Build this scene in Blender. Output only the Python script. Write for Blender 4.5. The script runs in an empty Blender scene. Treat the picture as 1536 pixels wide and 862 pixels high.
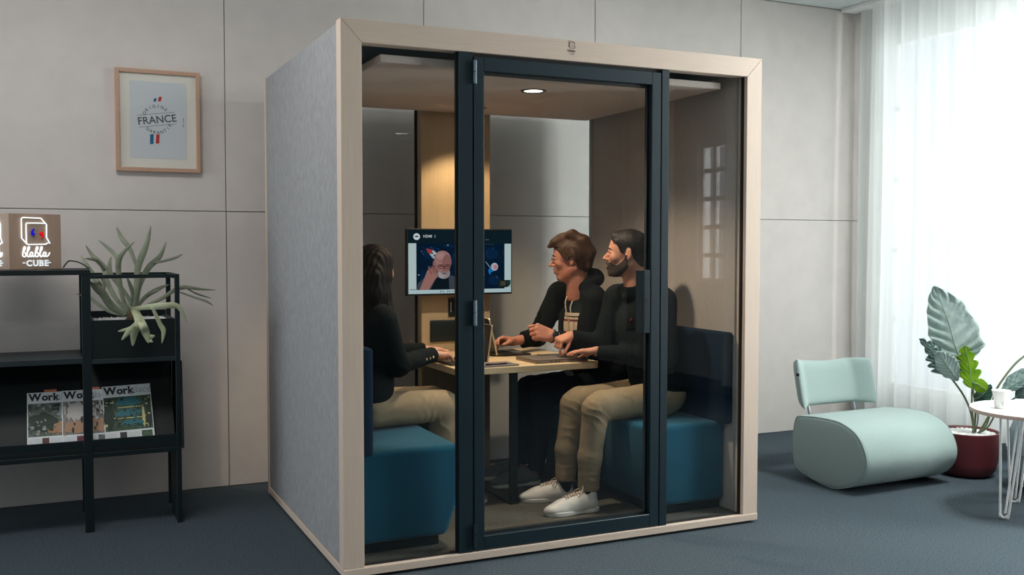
import bpy, bmesh, math, random
import numpy as np
from mathutils import Vector, Matrix
random.seed(7); rng = np.random.default_rng(7)
scn = bpy.context.scene
COL = scn.collection
PI = math.pi

# ------------------------------------------------------------------ camera
F_PX = 1487.5
YAW, PITCH, ROLL = 0.43334, 0.041885, 0.000627
CAM = np.array([-1.04163, -3.86224, 1.35138])
_fw = np.array([math.sin(YAW)*math.cos(PITCH), math.cos(YAW)*math.cos(PITCH), -math.sin(PITCH)])
_r0 = np.array([math.cos(YAW), -math.sin(YAW), 0.0]); _u0 = np.cross(_r0, _fw)
_r = _r0*math.cos(ROLL)+_u0*math.sin(ROLL); _u = np.cross(_r, _fw)
cd = bpy.data.cameras.new('camera'); cd.sensor_width = 36; cd.lens = F_PX/1536*36
cd.clip_start = 0.05; cd.clip_end = 60
camo = bpy.data.objects.new('camera', cd); COL.objects.link(camo)
camo.matrix_world = Matrix(((_r[0], _u[0], -_fw[0], CAM[0]), (_r[1], _u[1], -_fw[1], CAM[1]),
                            (_r[2], _u[2], -_fw[2], CAM[2]), (0, 0, 0, 1)))
scn.camera = camo

def at(x, y, **k):
    """the world point seen at photo pixel x,y on a plane X=, Y= or Z="""
    d = _fw*F_PX+_r*(x-768)-_u*(y-431)
    (a, v), = k.items(); i = 'XYZ'.index(a)
    return CAM+d*((v-CAM[i])/d[i])

# ------------------------------------------------------------------ materials
def srgb(c):
    return tuple(((v/255)/12.92 if v/255 <= .04045 else ((v/255+.055)/1.055)**2.4) for v in c)

def new_mat(name):
    m = bpy.data.materials.new(name); m.use_nodes = True
    return m, m.node_tree.nodes, m.node_tree.links, m.node_tree.nodes['Principled BSDF']

def plain(name, c, rough=.5, metal=0., var=0., scale=(20, 20, 20), bump=0., bscale=None, spec=.5, detail=4, c2=None, sheen=0.):
    m, N, L, b = new_mat(name)
    col = srgb(c) if max(c) > 1.0 else tuple(c)
    b.inputs['Base Color'].default_value = (*col, 1)
    b.inputs['Roughness'].default_value = rough; b.inputs['Metallic'].default_value = metal
    b.inputs['Specular IOR Level'].default_value = spec
    if sheen: b.inputs['Sheen Weight'].default_value = sheen
    if var or bump:
        tc = N.new('ShaderNodeTexCoord')
        def noise(sc):
            mp = N.new('ShaderNodeMapping'); mp.inputs['Scale'].default_value = sc
            L.new(tc.outputs['Object'], mp.inputs[0])
            n = N.new('ShaderNodeTexNoise'); n.inputs['Scale'].default_value = 1; n.inputs['Detail'].default_value = detail
            L.new(mp.outputs[0], n.inputs['Vector']); return n
        if var:
            n = noise(scale); r = N.new('ShaderNodeValToRGB')
            d2 = (srgb(c2) if max(c2) > 1 else c2) if c2 else tuple(v*(1-var) for v in col)
            r.color_ramp.elements[0].position = .3; r.color_ramp.elements[1].position = .7
            r.color_ramp.elements[0].color = (*d2, 1)
            r.color_ramp.elements[1].color = (*(col if c2 else tuple(min(1, v*(1+var)) for v in col)), 1)
            L.new(n.outputs['Fac'], r.inputs[0]); L.new(r.outputs[0], b.inputs['Base Color'])
        if bump:
            n = noise(bscale or scale); bp = N.new('ShaderNodeBump'); bp.inputs['Strength'].default_value = min(1, bump)
            bp.inputs['Distance'].default_value = .002
            L.new(n.outputs['Fac'], bp.inputs['Height']); L.new(bp.outputs[0], b.inputs['Normal'])
    return m

def emit(name, c, s):
    m, N, L, b = new_mat(name)
    col = srgb(c)
    b.inputs['Base Color'].default_value = (0, 0, 0, 1); b.inputs['Specular IOR Level'].default_value = 0
    b.inputs['Emission Color'].default_value = (*col, 1); b.inputs['Emission Strength'].default_value = s
    return m

def glass(name, tint, ior=1.5, extra=0.0):
    m, N, L, b = new_mat(name); N.remove(b)
    out = [n for n in N if n.type == 'OUTPUT_MATERIAL'][0]
    tr = N.new('ShaderNodeBsdfTransparent'); tr.inputs[0].default_value = (*tint, 1)
    gl = N.new('ShaderNodeBsdfGlossy'); gl.inputs['Roughness'].default_value = 0.0; gl.inputs[0].default_value = (.95, .97, 1, 1)
    fr = N.new('ShaderNodeFresnel'); fr.inputs[0].default_value = ior
    mx = N.new('ShaderNodeMixShader')
    # both faces of the pane are one surface here, so the reflectance is that of two faces
    mu = N.new('ShaderNodeMath'); mu.operation = 'MULTIPLY_ADD'; mu.inputs[1].default_value = 1.2; mu.inputs[2].default_value = extra
    mu.use_clamp = True
    ge = N.new('ShaderNodeNewGeometry'); inv = N.new('ShaderNodeMath'); inv.operation = 'SUBTRACT'; inv.inputs[0].default_value = 1
    m3 = N.new('ShaderNodeMath'); m3.operation = 'MULTIPLY'
    L.new(ge.outputs['Backfacing'], inv.inputs[1]); L.new(fr.outputs[0], mu.inputs[0]); L.new(mu.outputs[0], m3.inputs[0]); L.new(inv.outputs[0], m3.inputs[1]); L.new(m3.outputs[0], mx.inputs[0])
    L.new(tr.outputs[0], mx.inputs[1]); L.new(gl.outputs[0], mx.inputs[2]); L.new(mx.outputs[0], out.inputs[0])
    return m

WOOD = (206, 187, 171)
M = {}
M['wood_v'] = plain('ash_wood_vertical', WOOD, .5, var=.045, scale=(150, 150, 5), bump=.1)
M['wood_h'] = plain('ash_wood_horizontal', WOOD, .5, var=.045, scale=(5, 150, 150), bump=.1)
M['wood_d'] = plain('ash_wood_lengthwise', WOOD, .5, var=.045, scale=(150, 5, 150), bump=.1)
M['wood_col'] = plain('warm_oak_column', (192, 170, 138), .5, var=.05, scale=(110, 110, 3), bump=.08)
M['top'] = plain('pale_oak_tabletop', (214, 190, 154), .45, var=.04, scale=(6, 120, 120), bump=.08)
M['felt'] = plain('grey_felt', (152, 152, 153), .95, var=.12, scale=(55, 55, 26), bump=.6, bscale=(420, 420, 420), spec=.15)
M['felt_in'] = plain('taupe_felt_lining', (184, 176, 170), .95, var=.05, scale=(90, 90, 30), bump=.3, bscale=(400, 400, 400), spec=.15)
M['ceil_panel'] = plain('booth_ceiling_felt', (214, 200, 190), .9, var=.03, scale=(60, 60, 60), spec=.2)
M['shell_dark'] = plain('dark_shell', (38, 62, 66), .8)
M['teal'] = plain('anthracite_lacquer', (12, 36, 45), .38, spec=.5)
M['seal'] = plain('black_rubber', (10, 16, 18), .6)
M['hinge'] = plain('dark_steel', (84, 98, 106), .35, metal=.8)
M['chrome'] = plain('brushed_steel', (150, 160, 166), .3, metal=1)
M['blue'] = plain('petrol_blue_upholstery', (0, 78, 102), .95, var=.08, scale=(260, 260, 260), bump=.3, bscale=(500, 500, 500), spec=.15, sheen=.15)
M['blue_dk'] = plain('navy_upholstery', (20, 40, 58), .95, var=.08, scale=(260, 260, 260), spec=.15)
M['booth_floor'] = plain('booth_carpet', (92, 90, 84), 1, var=.35, scale=(220, 220, 220), bump=.8, bscale=(300, 300, 300), spec=.05)
M['carpet'] = plain('blue_grey_carpet', (73, 83, 90), 1, var=.42, scale=(130, 130, 130), bump=1, bscale=(260, 260, 260), spec=.05, detail=6)
M['wallf'] = plain('pale_fabric_panel', (216, 208, 203), .92, var=.03, scale=(8, 8, 8), bump=.35, bscale=(160, 160, 300), spec=.15)
M['wall'] = plain('white_paint', (205, 205, 202), .9, spec=.2)
M['wall_grey'] = plain('charcoal_paint', (84, 92, 96), .9, spec=.2)
M['joint'] = plain('panel_joint', (150, 147, 144), .9)
M['ceiling'] = plain('ceiling_board', (205, 212, 210), .9, var=.02, scale=(30, 30, 30))
M['skirt'] = plain('grey_skirting', (96, 104, 112), .6)
M['black'] = plain('black_powder_coat', (14, 29, 32), .5, spec=.4)
M['blackboard'] = plain('black_laminate', (10, 22, 24), .55, spec=.4)
M['shelfgrey'] = plain('dark_grey_laminate', (34, 46, 48), .5)
M['white'] = plain('white_matte', (232, 232, 230), .5)
M['paper'] = plain('white_paper', (222, 226, 228), .6)
M['ink'] = plain('black_ink', (34, 32, 34), .6)
M['glass'] = glass('booth_glass', (.962, .978, .98), 1.5)
M['glass_clear'] = glass('clear_glass', (.97, .98, .98), 1.45)

# ------------------------------------------------------------------ mesh builder
class MB:
    def __init__(s): s.v = []; s.f = []; s.m = []
    def add(s, vs, fs, mi=0):
        o = len(s.v); s.v += [tuple(map(float, p)) for p in vs]
        s.f += [tuple(o+i for i in f) for f in fs]; s.m += [mi]*len(fs); return s
    def box(s, a, b, mi=0):
        x0, y0, z0 = a; x1, y1, z1 = b
        return s.add([(x0, y0, z0), (x1, y0, z0), (x1, y1, z0), (x0, y1, z0), (x0, y0, z1), (x1, y0, z1), (x1, y1, z1), (x0, y1, z1)],
                     [(0, 3, 2, 1), (4, 5, 6, 7), (0, 1, 5, 4), (1, 2, 6, 5), (2, 3, 7, 6), (3, 0, 4, 7)], mi)
    def prism(s, poly, axis, a, b, mi=0):
        """poly of 2-D points extruded along axis 0/1/2 from a to b"""
        n = len(poly)
        def P(p, t):
            q = list(p); q.insert(axis, t); return q
        vs = [P(p, a) for p in poly]+[P(p, b) for p in poly]
        fs = [tuple(range(n))[::-1], tuple(range(n, 2*n))]+[(i, (i+1) % n, n+(i+1) % n, n+i) for i in range(n)]
        return s.add(vs, fs, mi)
    def tube(s, pts, r, seg=10, mi=0, cap=True, closed=False):
        pts = [Vector(p) for p in pts]; n = len(pts)
        rs = r if isinstance(r, (list, tuple)) else [r]*n
        vs = []; up = None
        for i, p in enumerate(pts):
            if closed: t = pts[(i+1) % n]-pts[i-1]
            else: t = pts[min(i+1, n-1)]-pts[max(i-1, 0)]
            t.normalize()
            if up is None:
                up = Vector((0, 0, 1)) if abs(t.z) < .9 else Vector((1, 0, 0))
            x = up-t*up.dot(t)
            if x.length < 1e-6: x = t.orthogonal()
            x.normalize(); y = t.cross(x); up = x
            for k in range(seg):
                a = 2*PI*k/seg; vs.append(p+(x*math.cos(a)+y*math.sin(a))*rs[i])
        fs = []
        for i in range(n if closed else n-1):
            j = (i+1) % n
            for k in range(seg):
                k2 = (k+1) % seg; fs.append((i*seg+k, i*seg+k2, j*seg+k2, j*seg+k))
        if cap and not closed:
            fs.append(tuple(range(seg))[::-1]); fs.append(tuple((n-1)*seg+k for k in range(seg)))
        return s.add(vs, fs, mi)
    def lathe(s, prof, c=(0, 0, 0), seg=40, mi=0):
        cx, cy, cz = c; vs = []; fs = []; n = len(prof)
        for k in range(seg):
            a = 2*PI*k/seg
            for r, z in prof: vs.append((cx+r*math.cos(a), cy+r*math.sin(a), cz+z))
        for k in range(seg):
            k2 = (k+1) % seg
            for i in range(n-1): fs.append((k*n+i, k2*n+i, k2*n+i+1, k*n+i+1))
        return s.add(vs, fs, mi)
    def poly(s, pts, mi=0): return s.add(pts, [tuple(range(len(pts)))], mi)
    def xf(s, mat):
        s.v = [tuple(mat @ Vector(p)) for p in s.v]; return s
    def merge(s, o, mi=None):
        k = len(s.v); s.v += o.v; s.f += [tuple(k+i for i in f) for f in o.f]
        s.m += (o.m if mi is None else [mi]*len(o.f)); return s

def root_of(o):
    while o.parent is not None: o = o.parent
    return o

def tag(o, label=None, cat=None, group=None, kind=None):
    if label: o['label'] = label
    if cat: o['category'] = cat
    if group: o['group'] = group
    if kind: o['kind'] = kind
    return o

def thing(name, label, cat, loc=(0, 0, 0), rz=0., group=None):
    o = bpy.data.objects.new(name, None); COL.objects.link(o); o.empty_display_size = .05
    o.location = loc; o.rotation_euler = (0, 0, rz)
    return tag(o, label, cat, group)

def root_matrix(o):
    r = root_of(o); return Matrix.Translation(r.location) @ Matrix.Rotation(r.rotation_euler[2], 4, 'Z')

def part(name, mb, mat, parent=None, smooth=False, bevel=0., local=False, base=None, seg=2, label=None, solid=0.):
    """one mesh object; vertices are world coordinates unless local"""
    me = bpy.data.meshes.new(name)
    if isinstance(mb, MB): v, f, mi = mb.v, mb.f, mb.m
    else: v, f, mi = mb[0], mb[1], (mb[2] if len(mb) > 2 else None)
    if parent is not None and not local:
        inv = root_matrix(parent).inverted(); A = np.array(inv)
        v = np.asarray(v, float) @ A[:3, :3].T+A[:3, 3]
    elif parent is None and base is not None:
        v = np.asarray(v, float)-np.array(base)
    me.from_pydata([tuple(p) for p in np.asarray(v, float).tolist()], [], [tuple(q) for q in (f.tolist() if isinstance(f, np.ndarray) else f)])
    mats = mat if isinstance(mat, (list, tuple)) else [mat]
    for m in mats: me.materials.append(M[m] if isinstance(m, str) else m)
    if mi is not None and len(mats) > 1: me.polygons.foreach_set('material_index', np.asarray(mi, dtype=np.int32))
    if smooth: me.polygons.foreach_set('use_smooth', [True]*len(me.polygons))
    me.update()
    o = bpy.data.objects.new(name, me); COL.objects.link(o)
    if parent is not None: o.parent = parent
    elif base is not None: o.location = base
    if solid:
        md = o.modifiers.new('solid', 'SOLIDIFY'); md.thickness = solid; md.offset = 0
    if bevel:
        md = o.modifiers.new('bevel', 'BEVEL'); md.width = bevel; md.segments = seg; md.limit_method = 'ANGLE'; md.angle_limit = math.radians(40)
        if seg > 2:
            me.polygons.foreach_set('use_smooth', [True]*len(me.polygons))
            md.harden_normals = False
    if label: o['label'] = label
    return o

def struct(name, mb, mat, parent=None, **k):
    o = part(name, mb, mat, parent, **k)
    if parent is None: o['kind'] = 'structure'
    return o

def catmull(pts, n=8, closed=False):
    pts = [np.array(p, float) for p in pts]; out = []; m = len(pts)
    rngs = range(m) if closed else range(m-1)
    for i in rngs:
        if closed: p0, p1, p2, p3 = pts[i-1], pts[i], pts[(i+1) % m], pts[(i+2) % m]
        else: p0, p1, p2, p3 = pts[max(i-1, 0)], pts[i], pts[i+1], pts[min(i+2, m-1)]
        for t in np.linspace(0, 1, n, endpoint=False):
            out.append(.5*((2*p1)+(-p0+p2)*t+(2*p0-5*p1+4*p2-p3)*t*t+(-p0+3*p1-3*p2+p3)*t**3))
    if not closed: out.append(pts[-1])
    return out

def text_mesh(s, size=1., bold=0., depth=0., sx=1., align='LEFT', spacing=1.):
    c = bpy.data.curves.new('t', 'FONT'); c.body = s; c.size = size; c.offset = bold; c.extrude = depth; c.align_x = align
    c.space_character = spacing; c.resolution_u = 3
    o = bpy.data.objects.new('t', c); COL.objects.link(o)
    dg = bpy.context.evaluated_depsgraph_get(); dg.update()
    me = bpy.data.meshes.new_from_object(o.evaluated_get(dg))
    mb = MB().add([(v.co.x*sx, v.co.y, v.co.z) for v in me.vertices], [tuple(p.vertices) for p in me.polygons])
    bpy.data.objects.remove(o); bpy.data.curves.remove(c); bpy.data.meshes.remove(me)
    return mb

def frame_matrix(o, u, v, n=None):
    """maps local x,y,z to o + x*u + y*v + z*n"""
    u = Vector(u); v = Vector(v); n = Vector(n) if n is not None else u.cross(v).normalized()
    return Matrix(((u.x, v.x, n.x, o[0]), (u.y, v.y, n.y, o[1]), (u.z, v.z, n.z, o[2]), (0, 0, 0, 1)))

# ------------------------------------------------------------------ smooth solids (signed distance field -> mesh)
def smooth(v, f, it=2):
    cnt = np.zeros(len(v))
    for k in range(4): np.add.at(cnt, f[:, k], 2)
    for i in range(it):
        for lam in (.5, -.42):
            s_ = np.zeros_like(v)
            for k in range(4):
                np.add.at(s_, f[:, k], v[f[:, (k+1) % 4]]+v[f[:, (k+3) % 4]])
            v = v+lam*(s_/np.maximum(cnt, 1)[:, None]-v)
    return v, f

class Field:
    def __init__(s, lo, hi, res):
        s.lo = np.array(lo, float); s.res = res
        s.n = np.ceil((np.array(hi)-s.lo)/res).astype(int)+1
        s.D = np.full(s.n, .2, np.float32)
        s.ax = [(s.lo[i]+np.arange(s.n[i])*res).astype(np.float32) for i in range(3)]
    def _sl(s, lo, hi, m):
        a = np.clip(np.floor((lo-m-s.lo)/s.res).astype(int), 0, s.n-1); b = np.clip(np.ceil((hi+m-s.lo)/s.res).astype(int)+1, 1, s.n)
        if np.any(b <= a): return None, None
        sl = tuple(slice(a[i], b[i]) for i in range(3))
        return sl, (s.ax[0][sl[0]][:, None, None], s.ax[1][sl[1]][None, :, None], s.ax[2][sl[2]][None, None, :])
    def _mix(s, sl, d, k, sub):
        o = s.D[sl]
        if sub:
            d = -d
            if k > 0:
                h = np.clip(.5-.5*(o-d)/k, 0, 1); s.D[sl] = o*(1-h)+d*h+k*h*(1-h)
            else: s.D[sl] = np.maximum(o, d)
        else:
            if k > 0:
                h = np.clip(.5+.5*(d-o)/k, 0, 1); s.D[sl] = d*(1-h)+o*h-k*h*(1-h)
            else: s.D[sl] = np.minimum(o, d)
    def cone(s, a, b, ra, rb, k=.01, sub=False, flat=False, m=.03):
        a = np.array(a, float); b = np.array(b, float); r = max(ra, rb)
        sl, g = s._sl(np.minimum(a, b)-r, np.maximum(a, b)+r, k+m)
        if sl is None: return s
        ba = b-a; L2 = max(ba@ba, 1e-9)
        px, py, pz = g[0]-a[0], g[1]-a[1], g[2]-a[2]
        dot = px*ba[0]+py*ba[1]+pz*ba[2]
        h = np.clip(dot/L2, 0, 1)
        d = np.sqrt((px-h*ba[0])**2+(py-h*ba[1])**2+(pz-h*ba[2])**2)-(ra+(rb-ra)*h)
        if flat: d = np.maximum(d, (dot/math.sqrt(L2))-math.sqrt(L2))
        s._mix(sl, d, k, sub); return s
    def chain(s, pts, rs, k=.01, **kw):
        for i in range(len(pts)-1): s.cone(pts[i], pts[i+1], rs[i], rs[i+1], k, **kw)
        return s
    def ell(s, c, r, R=None, k=.01, sub=False, m=.03):
        c = np.array(c, float); r = np.array(r, float); R = np.eye(3) if R is None else np.array(R)
        e = np.sqrt(((R*r)**2).sum(1))
        sl, g = s._sl(c-e, c+e, k+m)
        if sl is None: return s
        px, py, pz = g[0]-c[0], g[1]-c[1], g[2]-c[2]
        q = [(px*R[0, i]+py*R[1, i]+pz*R[2, i]) for i in range(3)]
        k0 = np.sqrt(sum((q[i]/r[i])**2 for i in range(3))); k1 = np.sqrt(sum((q[i]/r[i]**2)**2 for i in range(3)))
        d = np.where(k1 > 1e-6, k0*(k0-1)/np.maximum(k1, 1e-6), -r.min())
        s._mix(sl, d, k, sub); return s
    def box(s, c, h, R=None, rad=.01, k=.01, sub=False, m=.03):
        c = np.array(c, float); h = np.array(h, float)-rad; R = np.eye(3) if R is None else np.array(R)
        e = (np.abs(R)*(h+rad)).sum(1)
        sl, g = s._sl(c-e, c+e, k+m)
        if sl is None: return s
        px, py, pz = g[0]-c[0], g[1]-c[1], g[2]-c[2]
        q = [np.abs(px*R[0, i]+py*R[1, i]+pz*R[2, i])-h[i] for i in range(3)]
        d = np.sqrt(sum(np.maximum(t, 0)**2 for t in q))+np.minimum(np.maximum(np.maximum(q[0], q[1]), q[2]), 0)-rad
        s._mix(sl, d, k, sub); return s
    def grid(s): return (s.ax[0][:, None, None], s.ax[1][None, :, None], s.ax[2][None, None, :])
    def clip(s, fn): s.D = np.maximum(s.D, fn(*s.grid())).astype(np.float32); return s
    def mesh(s):
        D = s.D.copy()
        D[0] = D[-1] = .1; D[:, 0] = D[:, -1] = .1; D[:, :, 0] = D[:, :, -1] = .1
        ins = D < 0
        nx, ny, nz = D.shape
        c = np.zeros((nx-1, ny-1, nz-1), np.uint8)
        for i in (0, 1):
            for j in (0, 1):
                for k in (0, 1): c += ins[i:nx-1+i, j:ny-1+j, k:nz-1+k]
        act = (c > 0) & (c < 8); I = np.argwhere(act)
        idx = np.full(act.shape, -1, np.int64); idx[act] = np.arange(len(I))
        acc = np.zeros((len(I), 3)); cnt = np.zeros(len(I))
        corners = [(i, j, k) for i in (0, 1) for j in (0, 1) for k in (0, 1)]
        for a in corners:
            for ax in range(3):
                if a[ax] == 1: continue
                b = list(a); b[ax] = 1
                va = D[I[:, 0]+a[0], I[:, 1]+a[1], I[:, 2]+a[2]]; vb = D[I[:, 0]+b[0], I[:, 1]+b[1], I[:, 2]+b[2]]
                cr = (va < 0) != (vb < 0)
                t = np.where(cr, va/np.where(cr, va-vb, 1), 0)
                p = np.tile(np.array(a, float), (len(I), 1)); p[:, ax] += t
                acc += p*cr[:, None]; cnt += cr
        V = (I+acc/cnt[:, None])*s.res+s.lo
        fs = []
        for ax in range(3):
            o1, o2 = [(1, 2), (2, 0), (0, 1)][ax]
            sa = [slice(None)]*3; sb = [slice(None)]*3; sa[ax] = slice(0, -1); sb[ax] = slice(1, None)
            A = ins[tuple(sa)]; B = ins[tuple(sb)]
            E = np.argwhere(A != B); E = E[(E[:, o1] > 0) & (E[:, o2] > 0) & (E[:, o1] < D.shape[o1]-1) & (E[:, o2] < D.shape[o2]-1)]
            fl = A[E[:, 0], E[:, 1], E[:, 2]]
            def cell(d1, d2):
                q = E.copy(); q[:, o1] -= d1; q[:, o2] -= d2; return idx[q[:, 0], q[:, 1], q[:, 2]]
            q = np.stack([cell(1, 1), cell(0, 1), cell(0, 0), cell(1, 0)], 1)
            q[~fl] = q[~fl][:, ::-1]; fs.append(q)
        return smooth(V, np.concatenate(fs), 3 if s.res < .004 else 8)
def shift(V, amp, fr, seed=0):
    """slow folds: moves the points of a cloth surface a little"""
    r = np.random.default_rng(seed); out = V.copy()
    for _ in range(5):
        k = r.normal(size=3)*fr; ph = r.uniform(0, 6.28); d = r.normal(size=3); d /= np.linalg.norm(d)
        out += (amp/2.2*np.sin(V@k+ph))[:, None]*d
    return out

def vnorm(v, f):
    n = np.zeros_like(v); fn = np.cross(v[f[:, 2]]-v[f[:, 0]], v[f[:, 3]]-v[f[:, 1]])
    for k in range(4): np.add.at(n, f[:, k], fn)
    return n/np.maximum(np.linalg.norm(n, axis=1), 1e-12)[:, None]
def wrinkle(v, f, lst):
    """folds of cloth: (centre, radii, direction across the folds, folds per metre, amplitude, seed)"""
    n = vnorm(v, f); d = np.zeros(len(v))
    for c, r, dr, fr, amp, sd in lst:
        q = (v-np.array(c))/np.array(r); w = np.exp(-(q**2).sum(1)); dr = np.array(dr, float); dr /= np.linalg.norm(dr)
        ph = (v@dr)*fr*.62*2*math.pi+1.9*np.sin(v@np.array([13., 19., 8.])+sd)+.9*np.sin(v@np.array([-31., 17., 27.])+2*sd)+sd
        d += w*amp*1.25*((1-np.abs(np.sin(ph)))**1.6*1.7-.6)*(.55+.45*np.sin(v@np.array([23., -14., 19.])+3*sd))
    return v+n*d[:, None]

SERIF = {'W': ([.07, .93, .5], []), 'r': ([.05], [.25]), 'k': ([.08], [.14, .88]), 'U': ([.12, .88], []), 'B': ([.04], [.04]), 'E': ([.04], [.04]), 'C': ([], [])}
def slab(s, size, bold, gap=.06, sx=1., bar=.055):
    out = MB(); x = 0.
    for ch in s:
        t = text_mesh(ch, size, bold, sx=sx); xs_ = [q[0] for q in t.v]; ys_ = [q[1] for q in t.v]; a, b = min(xs_), max(xs_)
        w_ = b-a; top, bot = SERIF.get(ch, ([], []))
        for fr in top: c = a+fr*w_; t.add([(c-size*.12, max(ys_)-size*bar, 0), (c+size*.12, max(ys_)-size*bar, 0), (c+size*.12, max(ys_), 0), (c-size*.12, max(ys_), 0)], [(0, 1, 2, 3)])
        for fr in bot: c = a+fr*w_; t.add([(c-size*.12, min(ys_), 0), (c+size*.12, min(ys_), 0), (c+size*.12, min(ys_)+size*bar, 0), (c-size*.12, min(ys_)+size*bar, 0)], [(0, 1, 2, 3)])
        t.v = [(q[0]-a+x, q[1], q[2]) for q in t.v]; x += w_+size*gap; out.merge(t)
    return out
# ================================================================== ROOM
XR, YB, XL, YF, ZC = 4.50, 1.827, -5.2, -7.0, 3.09
struct('floor', MB().box((XL-.1, YF-.1, -.1), (XR+.2, YB+.2, 0)), 'carpet')
struct('ceiling', MB().box((XL-.1, YF-.1, ZC), (XR+.2, YB+.2, ZC+.1)), 'ceiling')
wb = struct('wall_back', MB().box((XL-.1, YB+.012, 0), (XR+.2, YB+.15, ZC)), 'joint')
xs = [XL-.1, -4.85, -3.68, -2.505, -1.333, -.162, 1.004, 2.185, 3.356, XR]
for i in range(len(xs)-1):
    for z0, z1 in ((0, 1.541), (1.541, ZC)):
        part('wall_panel', MB().box((xs[i]+.002, YB, z0+.0018), (xs[i+1]-.002, YB+.012, z1-.0018)), 'wallf', wb, bevel=.0025, seg=1)
# ceiling joints: shadow gaps of the ceiling boards
cg = MB()
for y in (.55, -.65, -1.85, -3.05): cg.box((XL, y-.003, ZC-.0015), (XR, y+.003, ZC+.001))
cg.box((XL, YB-.012, ZC-.002), (XR, YB-.0005, ZC+.001)); 
struct('trim_1', cg, 'joint')
for x in (2.3, 3.5): struct('trim_2' if x < 3 else 'trim_3', MB().box((x-.003, YF, ZC-.0016), (x+.003, YB-.02, ZC+.001)), 'joint')

def wall_with_windows(name, x0, x1, wins, z0, z1):
    ys = sorted([w for p in wins for w in p]); b = MB()
    b.box((x0, YF-.1, 0), (x1, YB+.15, z0)); b.box((x0, YF-.1, z1), (x1, YB+.15, ZC))
    prev = YF-.1
    for i in range(0, len(ys), 2): b.box((x0, prev, z0), (x1, ys[i], z1)); prev = ys[i+1]
    b.box((x0, prev, z0), (x1, YB+.15, z1))
    return struct(name, b, 'wall')
RWIN = [(-.62, 1.62), (-2.2, -.82), (-3.90, -3.26)]
wr = wall_with_windows('wall_right', XR, XR+.16, RWIN, .30, 2.86)
part('wall_infill', MB().box((XR, -3.90, .30), (XR+.16, -3.26, 1.0)).box((XR, -3.90, 2.32), (XR+.16, -3.26, 2.86)), 'wall', wr)
LWIN = [(-1.3, .1), (.35, 1.6)]
wall_with_windows('wall_left', XL-.12, XL, LWIN, .5, 2.3)
struct('wall_front', MB().box((XL-.1, YF-.15, 0), (XR+.2, YF, ZC)), 'wall_grey')
struct('baseboard_right', MB().box((XR-.02, YF, 0), (XR-.001, YB, .12)), 'skirt')
wn = 0
for X, ws, zz, cols, rows in ((XR, RWIN, (.30, 2.86), 3, 5), (XL-.12, LWIN, (.5, 2.3), 2, 3)):
    for a, b in ws:
        if b-a < .8: zz = (1.0, 2.32)
        else: zz = (.30, 2.86) if X == XR else (.5, 2.3)
        wn += 1; m = MB(); t = .05
        m.box((X+.04, a, zz[0]), (X+.10, a+t, zz[1])); m.box((X+.04, b-t, zz[0]), (X+.10, b, zz[1]))
        m.box((X+.04, a+t, zz[0]), (X+.10, b-t, zz[0]+t)); m.box((X+.04, a+t, zz[1]-t), (X+.10, b-t, zz[1]))
        for i in range(1, cols if b-a > .8 else 2):
            y = a+(b-a)*i/cols; m.box((X+.05, y-.022, zz[0]+t), (X+.09, y+.022, zz[1]-t))
        for i in range(1, rows):
            z = zz[0]+(zz[1]-zz[0])*i/rows; m.box((X+.052, a+t, z-.02), (X+.088, b-t, z+.02))
        w = struct('window_%d' % wn, m, 'white')
        part('pane', MB().box((X+.068, a+.02, zz[0]+.02), (X+.072, b-.02, zz[1]-.02)), 'glass_clear', w)

# ------------------------------------------------------------------ sheer curtains
def curtain_mat():
    m, N, L, b = new_mat('sheer_curtain_cloth'); N.remove(b)
    out = [n for n in N if n.type == 'OUTPUT_MATERIAL'][0]
    tr = N.new('ShaderNodeBsdfTransparent'); tl = N.new('ShaderNodeBsdfTranslucent'); df = N.new('ShaderNodeBsdfDiffuse')
    for n in (tl, df): n.inputs[0].default_value = (.88, .89, .87, 1)
    m1 = N.new('ShaderNodeMixShader'); m2 = N.new('ShaderNodeMixShader'); m1.inputs[0].default_value = .45
    L.new(tl.outputs[0], m1.inputs[1]); L.new(df.outputs[0], m1.inputs[2])
    tc = N.new('ShaderNodeTexCoord'); mp = N.new('ShaderNodeMapping'); mp.inputs['Scale'].default_value = (1, 60, .6)
    nz = N.new('ShaderNodeTexNoise'); nz.inputs['Scale'].default_value = 1; r = N.new('ShaderNodeMapRange')
    r.inputs[3].default_value = .06; r.inputs[4].default_value = .30
    L.new(tc.outputs['Object'], mp.inputs[0]); L.new(mp.outputs[0], nz.inputs['Vector']); L.new(nz.outputs['Fac'], r.inputs[0])
    L.new(r.outputs[0], m2.inputs[0]); L.new(m1.outputs[0], m2.inputs[1]); L.new(tr.outputs[0], m2.inputs[2])
    # m2: factor = share that passes straight through
    L.new(m2.outputs[0], out.inputs[0]); return m
M['sheer'] = curtain_mat()
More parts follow.
